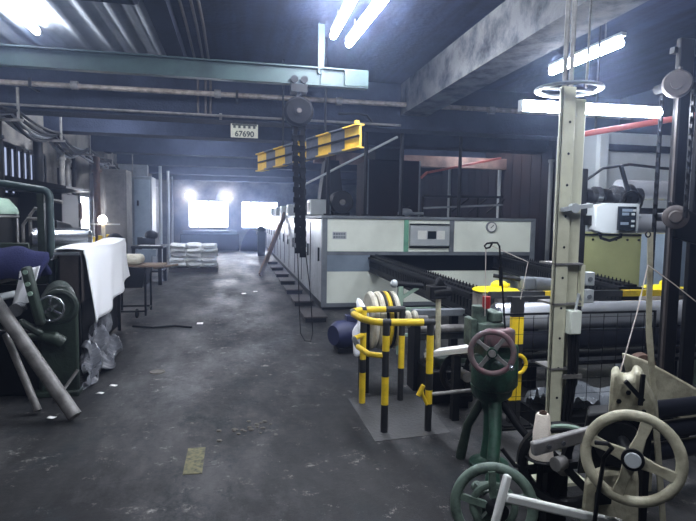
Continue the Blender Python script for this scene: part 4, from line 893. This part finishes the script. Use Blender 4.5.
# green pipe frame and tank machine
t = thing('green_pipe_frame', 'pale green bent pipe frame standing over the left machine', 'frame', (-2.0, 6.45, 0))
obj('pipe', MB().tube([(-3.6, 6.45, 2.07), (-2.4, 6.45, 1.95), (-2.08, 6.45, 1.9)] + arc((-2.08, 6.45, 1.82), (0, 0, 1), (1, 0, 0), .08, .05, PI/2, 6) + [(-2.0, 6.45, 1.5), (-2.0, 6.45, 0)], .04, 14), 'steel_green', t)
obj('inner_post', MB().box(-2.12, -2.05, 6.42, 6.48, 0, 1.86), 'green_cast', t)
obj('foot', MB().box(-2.12, -1.9, 6.35, 6.55, 0, .02), 'green_cast', t)
t = thing('dye_machine', 'green dyeing machine with round drum behind the navy fabric', 'machine', (-2.7, 7.4, 0))
obj('base', MB().box(-3.3, -2.0, 6.9, 8.0, 0, 1.15), 'green_cast', t, bevel=.03)
obj('drum', MB().lathe([(.24, .0), (.25, -.05), (.25, -.45), (0, -.45)], (-2.85, 7.2, 1.66), (0, 0, 1), 28), 'dark', t)
obj('drum_lid', MB().lathe([(0, .17), (.16, .15), (.24, .05), (.26, 0), (.26, -.03)], (-2.85, 7.2, 1.66), (0, 0, 1), 28), 'lightgreen', t)
obj('drum_band', MB().ring((-2.85, 7.2, 1.6), (0, 0, 1), .25, .015, 30, 6), 'oldsteel', t)
obj('tank', MB().lathe([(0, -.34), (.13, -.34), (.17, -.3), (.17, .3), (.13, .34), (0, .34)], (-2.12, 7.25, 1.3), (1, .2, 0), 26), 'steel', t)
for k, x in enumerate((-2.5, -2.42, -2.3)): obj('valve_pipe', MB().tube([(x, 7.1, 1.15), (x, 7.1, 1.5+.12*k), (x+.06, 7.08, 1.58+.12*k), (x+.25, 7.06, 1.58+.1*k)], .02, 8), 'oldsteel', t)
obj('panel', MB().box(-2.72, -2.36, 6.86, 6.9, 1.0, 1.3), 'green_cast', t, bevel=.01)
obj('arm_cover', MB().tube([(-2.3, 7.5, 1.47), (-2.2, 7.6, 1.42), (-2.14, 7.65, 1.3), (-2.12, 7.66, 1.1)], [.1, .12, .13, .12], 14), 'dark', t)
# hooded cabinet
t = thing('hooded_cabinet', 'dark cabinet under a wide black hood on the left wall', 'cabinet', (-3.3, 10.7, 0))
obj('cabinet', MB().box(-3.65, -2.97, 10.2, 11.2, .6, 2.0), 'dark', t, bevel=.015)
obj('hood', MB().prism([(-3.68, 9.7, 2.0), (-2.75, 9.7, 2.06), (-2.75, 9.7, 2.1), (-3.68, 9.7, 2.25)], (0, 1.5, 0)), 'black', t)
for y in (10.25, 11.15): obj('leg', MB().box(-3.1, -3.0, y-.05, y+.05, 0, .6), 'dark', t)
obj('leg', MB().box(-3.62, -3.52, 10.25, 11.15, 0, .6), 'dark', t)
obj('flue', MB().cyl((-3.45, 10.6, 2.15), (-3.45, 10.6, 3.0), .08), 'dark', t)
# wall pipes
for k, (y, x, z1, r, m_, l) in enumerate(((9.1, -3.5, 3.1, .05, 'dark', 'dark upright pipe on the left wall beside the dirty window'), (11.75, -3.4, 3.05, .05, 'oldsteel', 'pale upright pipe on the left wall right of the dirty window'),
        (12.3, -3.45, 3.05, .05, 'oldsteel', 'pale flanged upright pipe on the left wall past the hood'), (13.4, -3.15, 2.95, .07, 'rust', 'brown upright pipe on the left wall above the yellow valves'), (13.9, -3.3, 2.9, .05, 'dark', 'dark upright pipe right of the brown pipe on the left wall'), (12.9, -3.5, 2.95, .04, 'dark', 'thin dark upright pipe between hood and plaster'))):
    z0 = 0
    o = obj('wall_pipe', MB().cyl((x, y, z0), (x, y, z1), r).cyl((x, y, z1-.35), (x, y, z1-.3), r*1.6), m_); tag(o, l, 'pipe', 'left wall pipes')
b = MB()
o = None
t = thing('cable_tray', 'sagging bundle of old cables on brackets along the left wall', 'cable', (-3.4, 15, 2.8))
for k in range(6):
    pts = []
    ys = [6.0, 9.0, 11.0, 13.0, 15.2, 18.0, 21.0, 24.0]
    for a, c in zip(ys[:-1], ys[1:]):
        za, zc = 3.22-.018*a, 3.22-.018*c
        s = sag((-3.4+.04*k, a, za+.02*k), (-3.4+.04*k, c, zc+.02*k), .06+.05*((k*7+int(a)) % 4), 8); pts += s if not pts else s[1:]
    obj('cable', MB().tube(pts, .022 if k % 2 else .03, 6), 'frame_grey' if k % 3 == 0 else 'rubber', t)
for y in (9.0, 11.0, 13.0, 15.2, 18.0, 21.0): obj('bracket', MB().box(XL, -3.12, y-.02, y+.02, 3.0-.018*(y-9), 3.04-.018*(y-9)).box(-3.2, -3.17, y-.02, y+.02, 3.0-.018*(y-9), 3.5), 'oldsteel', t)
for k in range(4): obj('wire_tangle', MB().ring((-3.3, 13.1+k*.5, 2.88), (.6, .5*(k % 2), 1), .17, .018, 20, 5), 'frame_grey', t)
for k, (y, z, m_, l) in enumerate(((11.9, 1.75, 'frame_grey', 'small grey switch box on the left wall just past the hood'), (12.6, 2.2, 'dark', 'black box high on the left wall past the hood'), (13.5, 1.5, 'rust', 'brown box on the left wall above the yellow valves'), (8.7, 2.3, 'dark', 'dark box on the left wall before the dirty window'))):
    o = obj('wall_box', MB().box(XL, XL+.16, y-.16, y+.16, z, z+.4).box(XL+.16, XL+.175, y-.13, y+.13, z+.04, z+.36), m_, bevel=.01); tag(o, l, 'box')
tag(obj('floor_hose', MB().tube([(-1.5, 8.3, .015), (-1.2, 8.15, .015), (-.9, 8.25, .015), (-.65, 8.1, .015)], .014, 8), 'rubber'), 'thin dark hose lying on the floor beside the hand cart', 'hose')
# yellow valves and hanging lamp
for k, (y, l) in enumerate(((11.9, 'yellow pipe valve nearest the hooded cabinet'), (12.5, 'yellow pipe valve with red wheel by the left wall'), (13.25, 'yellow pipe valve under the glowing work lamp'), (13.8, 'yellow pipe valve nearest the black tyre'))):
    x = -2.95
    t = thing('pipe_valve', l, 'valve', (x, y, 0), 'yellow valves')
    obj('stem', MB().cyl((x, y, 0), (x, y, .72), .04).cyl((x, y, .72), (x+.06, y, 1.18), .045), 'yellow', t)
    obj('valve_wheel', MB().ring((x+.1, y, .98), (1, 0, 0), .08, .014, 18, 6), 'red' if k in (1,) else 'dark', t)
t = thing('work_lamp', 'small glowing work lamp on a white arm at the left wall', 'lamp', (-2.95, 13.05, 0))
obj('arm', MB().bar((-3.3, 13.05, 1.42), (-2.6, 13.05, 1.42), .03, .03), 'pale', t)
obj('shade', MB().lathe([(.03, .18), (.12, 0), (.1, 0), (.02, .17)], (-2.95, 13.05, 1.46), (0, 0, 1), 20), 'pale', t)
obj('bulb', MB().ball((-2.95, 12.98, 1.52), (.1, .06, .1)), 'strip', t)
obj('stand', MB().cyl((-2.95, 13.05, 0), (-2.95, 13.05, 1.42), .04), 'cream_cloth', t)
tag(obj('rubber_tyre', MB().ring((-2.62, 12.6, .9), (1, -.5, 0), .28, .06, 30, 10).cyl((-2.62, 12.6, 0), (-2.62, 12.6, .6), .03), 'rubber'), 'black tyre standing on a post by the left wall near the yellow valves', 'tyre')
# electrical cabinets by the left wall
t = thing('electrical_cabinet', 'grey tall electrical cabinet left of the bright one', 'cabinet', (-3.0, 14.2, 0), 'tall cabinets')
obj('body', MB().box(-3.2, -2.68, 14.3, 15.0, .05, 2.75), 'plaster', t, bevel=.015)
obj('door', MB().box(-3.16, -2.72, 14.28, 14.3, .2, 2.65), 'plaster', t, bevel=.006); obj('plinth', MB().box(-3.2, -2.68, 14.3, 15.0, 0, .05), 'dark', t)
t = thing('electrical_cabinet', 'pale tall electrical cabinet with white edges near the sacks', 'cabinet', (-2.65, 16.6, 0), 'tall cabinets')
obj('body', MB().box(-2.95, -2.42, 16.6, 17.4, .05, 2.75), 'frame_grey', t, bevel=.015)
obj('door', MB().box(-2.9, -2.47, 16.58, 16.6, .2, 2.65), 'bluegrey', t, bevel=.006); obj('plinth', MB().box(-2.95, -2.42, 16.6, 17.4, 0, .05), 'dark', t)
obj('handle', MB().cyl((-2.8, 16.56, 1.9), (-2.8, 16.56, 2.05), .03), 'black', t)
t = thing('workbench', 'dark workbench with papers in front of the tall cabinets', 'table', (-2.2, 13.6, 0))
obj('bench_top', MB().box(-2.4, -1.7, 13.2, 14.2, .86, .92), 'dark', t, bevel=.01)
for x in (-2.35, -1.77):
    for y in (13.26, 14.14): obj('leg', MB().box(x-.04, x+.04, y-.04, y+.04, 0, .86), 'dark', t)
obj('shelf', MB().box(-2.38, -1.73, 13.25, 14.15, .3, .34), 'dark', t)
obj('drawer', MB().box(-2.3, -1.85, 13.19, 13.25, .68, .84), 'bluegrey', t)
for x, y, l in ((-2.15, 13.5, 'white paper sheet on the workbench, left'), (-1.9, 13.45, 'white paper sheet on the workbench, right')): tag(obj('paper_sheet', MB().box(x-.11, x+.11, y-.15, y+.15, .92, .926), 'paper'), l, 'paper')
t = thing('bench_vise', 'dark machine vise standing on the workbench', 'tool', (-2.2, 13.9, .92))
obj('body', MB().box(-2.25, -1.95, 13.8, 14.0, .92, 1.08).ball((-2.05, 13.9, 1.15), (.16, .12, .12)), 'dark', t); obj('jaw', MB().box(-2.36, -2.25, 13.8, 14.0, .92, 1.1), 'black', t)
# uprights beyond the cabinets
for x, y, l in ((-2.5, 19.0, 'thin pale upright pipe left of the sacks'), (-2.55, 21.5, 'pale upright pipe beyond the sacks'), (-2.75, 24.5, 'far pale upright pipe near the first far window')):
    tag(obj('standing_pipe', MB().cyl((x, y, 0), (x, y, 3.3), .05), 'pale'), l, 'pipe', 'standing pipes')
tag(obj('wall_screen', MB().box(-3.6, -2.75, 18.0, 18.1, 0, 3.2), 'frame_grey'), 'grey screen panel behind the pale electrical cabinet', 'panel')
t = thing('far_machine', 'long dark machine in front of the first far window', 'machine', (-1.5, 26.5, 0))
obj('bed', MB().box(-2.6, .1, 26.2, 27.2, 0, .78), 'dark', t, bevel=.03); obj('top_bar', MB().box(-2.5, .0, 26.3, 26.5, .78, .95), 'bluegrey', t)
tag(obj('tarp_heap', MB().grid(lambda u, v: V((.16+1.14*u, 25.9+1.0*v, .02+1.0*max(0, math.sin(PI*u)*math.sin(PI*v))**.6+.03*math.sin(u*13+v*7)*math.sin(PI*u)*math.sin(PI*v))), 16, 12), 'navy', thick=.02), 'dark blue tarpaulin heap under the second far window', 'tarpaulin')
t = thing('far_stool', 'small dark stand beside the far end of the oven', 'stand', (1.0, 23, 0))
obj('top', MB().box(.8, 1.2, 22.8, 23.2, .9, 1.0).ball((1.0, 23.0, 1.1), (.18, .18, .15)), 'dark', t); obj('leg', MB().box(.85, 1.15, 22.85, 23.15, 0, .9), 'dark', t)
# pallet of sacks
t = thing('pallet', 'wooden pallet under the stack of white sacks', 'pallet', (-1.24, 16.7, 0))
for k in range(5): obj('board', MB().box(-1.92+k*.29, -1.72+k*.29, 16.25, 17.15, .1, .13), 'frame_dark', t)
for y in (16.3, 16.7, 17.1): obj('runner', MB().box(-1.92, -.56, y-.05, y+.05, 0, .1), 'frame_dark', t)
def sack(label, x, y, z, s):
    def f(u, v):
        a = 2*PI*u; c, sn = math.cos(a), math.sin(a); e = .42
        r = lambda q: math.copysign(abs(q)**e, q)
        w = 1-.12*(2*v-1)**4 if 0 < v < 1 else .55
        h = .078*(1-abs(2*v-1)**5*.75) if 0 < v < 1 else .01
        return V((x + .222*w*r(c)+.014*math.sin(9*v+s), y + .43*(2*v-1)+.02*math.sin(a*2+s), z+.07 + h*r(sn)*(1+.16*math.sin(5*v+s*3+a*2))+.008*math.sin(s*5+c*3)))
    tag(obj('sack', MB().grid(f, 20, 12), 'sack'), label, 'sack', 'white sacks on the pallet')
for lay in range(5):
    for k in range(3):
        sack('white woven sack, %s layer of the pallet stack, %s' % (('bottom', 'second', 'middle', 'fourth', 'top')[lay], ('left end', 'centre', 'right end')[k]), -1.68+k*.435+random.uniform(-.025, .025), 16.7+random.uniform(-.05, .05), .13+lay*.137, lay*3+k)
# floor details
tag(obj('floor_marking', MB().box(-.34, -.22, 3.46, 3.86, .0, .003), 'mark'), 'worn yellow rectangle painted on the aisle floor', 'marking')
tag(obj('drain_cover', MB().lathe([(0, .006), (.06, .006), (.065, .01), (.075, .01), (.08, 0)], (-.82, 5.85, 0), (0, 0, 1), 24), 'chip'), 'small pale round drain cover in the aisle floor', 'drain')
for k in range(22):
    x = .12+random.gauss(0, .13); y = 4.2+random.gauss(0, .1); r = random.uniform(.01, .024)
    tag(obj('rubble_chip', MB().ball((x, y, r*.35), (r, r*.8, r*.4), 7, 0, 4), 'chip'), 'small pale concrete chip in the broken patch mid aisle', 'debris', 'chips in the broken floor patch')
for k, (x, y) in enumerate(((-1.27, 5.2), (-1.2, 5.42), (-1.5, 4.62))):
    tag(obj('paper_scrap', MB().grid(lambda u, v: V((x+.05*u+.02*v, y+.04*v-.015*u, .006+.008*math.sin(u*4+k)*math.sin(v*3))), 4, 4), 'paper', thick=.003), 'small white scrap on the floor near the leaning tubes', 'scrap', 'scraps by the leaning tubes')
for k, (x, y) in enumerate(((.1, 11.6), (.35, 11.9), (-.6, 8.4))):
    tag(obj('paper_scrap', MB().box(x, x+.09, y, y+.12, 0, .004), 'paper'), ('small white scrap in the far aisle, left of two', 'small white scrap in the far aisle, right of two', 'small white scrap on the aisle near the cart')[k], 'scrap')

# ================================================================== CAMERA, WORLD, VIEW
yaw, pitch, roll = math.radians(11.6515), math.radians(4.5225), math.radians(.92)
cam = bpy.data.cameras.new('camera'); co = bpy.data.objects.new('camera', cam); COL.objects.link(co)
fw = V((math.sin(yaw)*math.cos(pitch), math.cos(yaw)*math.cos(pitch), -math.sin(pitch)))
r = V((math.cos(yaw), -math.sin(yaw), 0)); u = r.cross(fw)
r2 = r*math.cos(roll)+u*math.sin(roll); u2 = u*math.cos(roll)-r*math.sin(roll)
mw = Matrix((r2, u2, -fw)).transposed().to_4x4(); mw.translation = V((0, 0, 1.65)); co.matrix_world = mw
cam.sensor_fit = 'HORIZONTAL'; cam.sensor_width = 36; cam.lens = 36*540/696; cam.clip_start = .05; cam.clip_end = 200
S.camera = co
w = bpy.data.worlds.new('world'); S.world = w; w.use_nodes = True
nt = w.node_tree; bg = nt.nodes['Background']; bg.inputs['Color'].default_value = (.35, .42, .6, 1); bg.inputs['Strength'].default_value = .02
vs = nt.nodes.new('ShaderNodeVolumeScatter'); vs.inputs['Color'].default_value = (.5, .64, 1.0, 1)
vs.inputs['Density'].default_value = .008; vs.inputs['Anisotropy'].default_value = .8
nt.links.new(vs.outputs[0], nt.nodes['World Output'].inputs['Volume'])
S.view_settings.view_transform = 'Standard'; S.view_settings.look = 'None'
S.view_settings.gamma = 1; S.view_settings.use_curve_mapping = False
S.view_settings.exposure = 2.2
S.cycles.use_denoising = True; S.cycles.max_bounces = 6; S.cycles.volume_bounces = 0
S.cycles.sample_clamp_indirect = 6
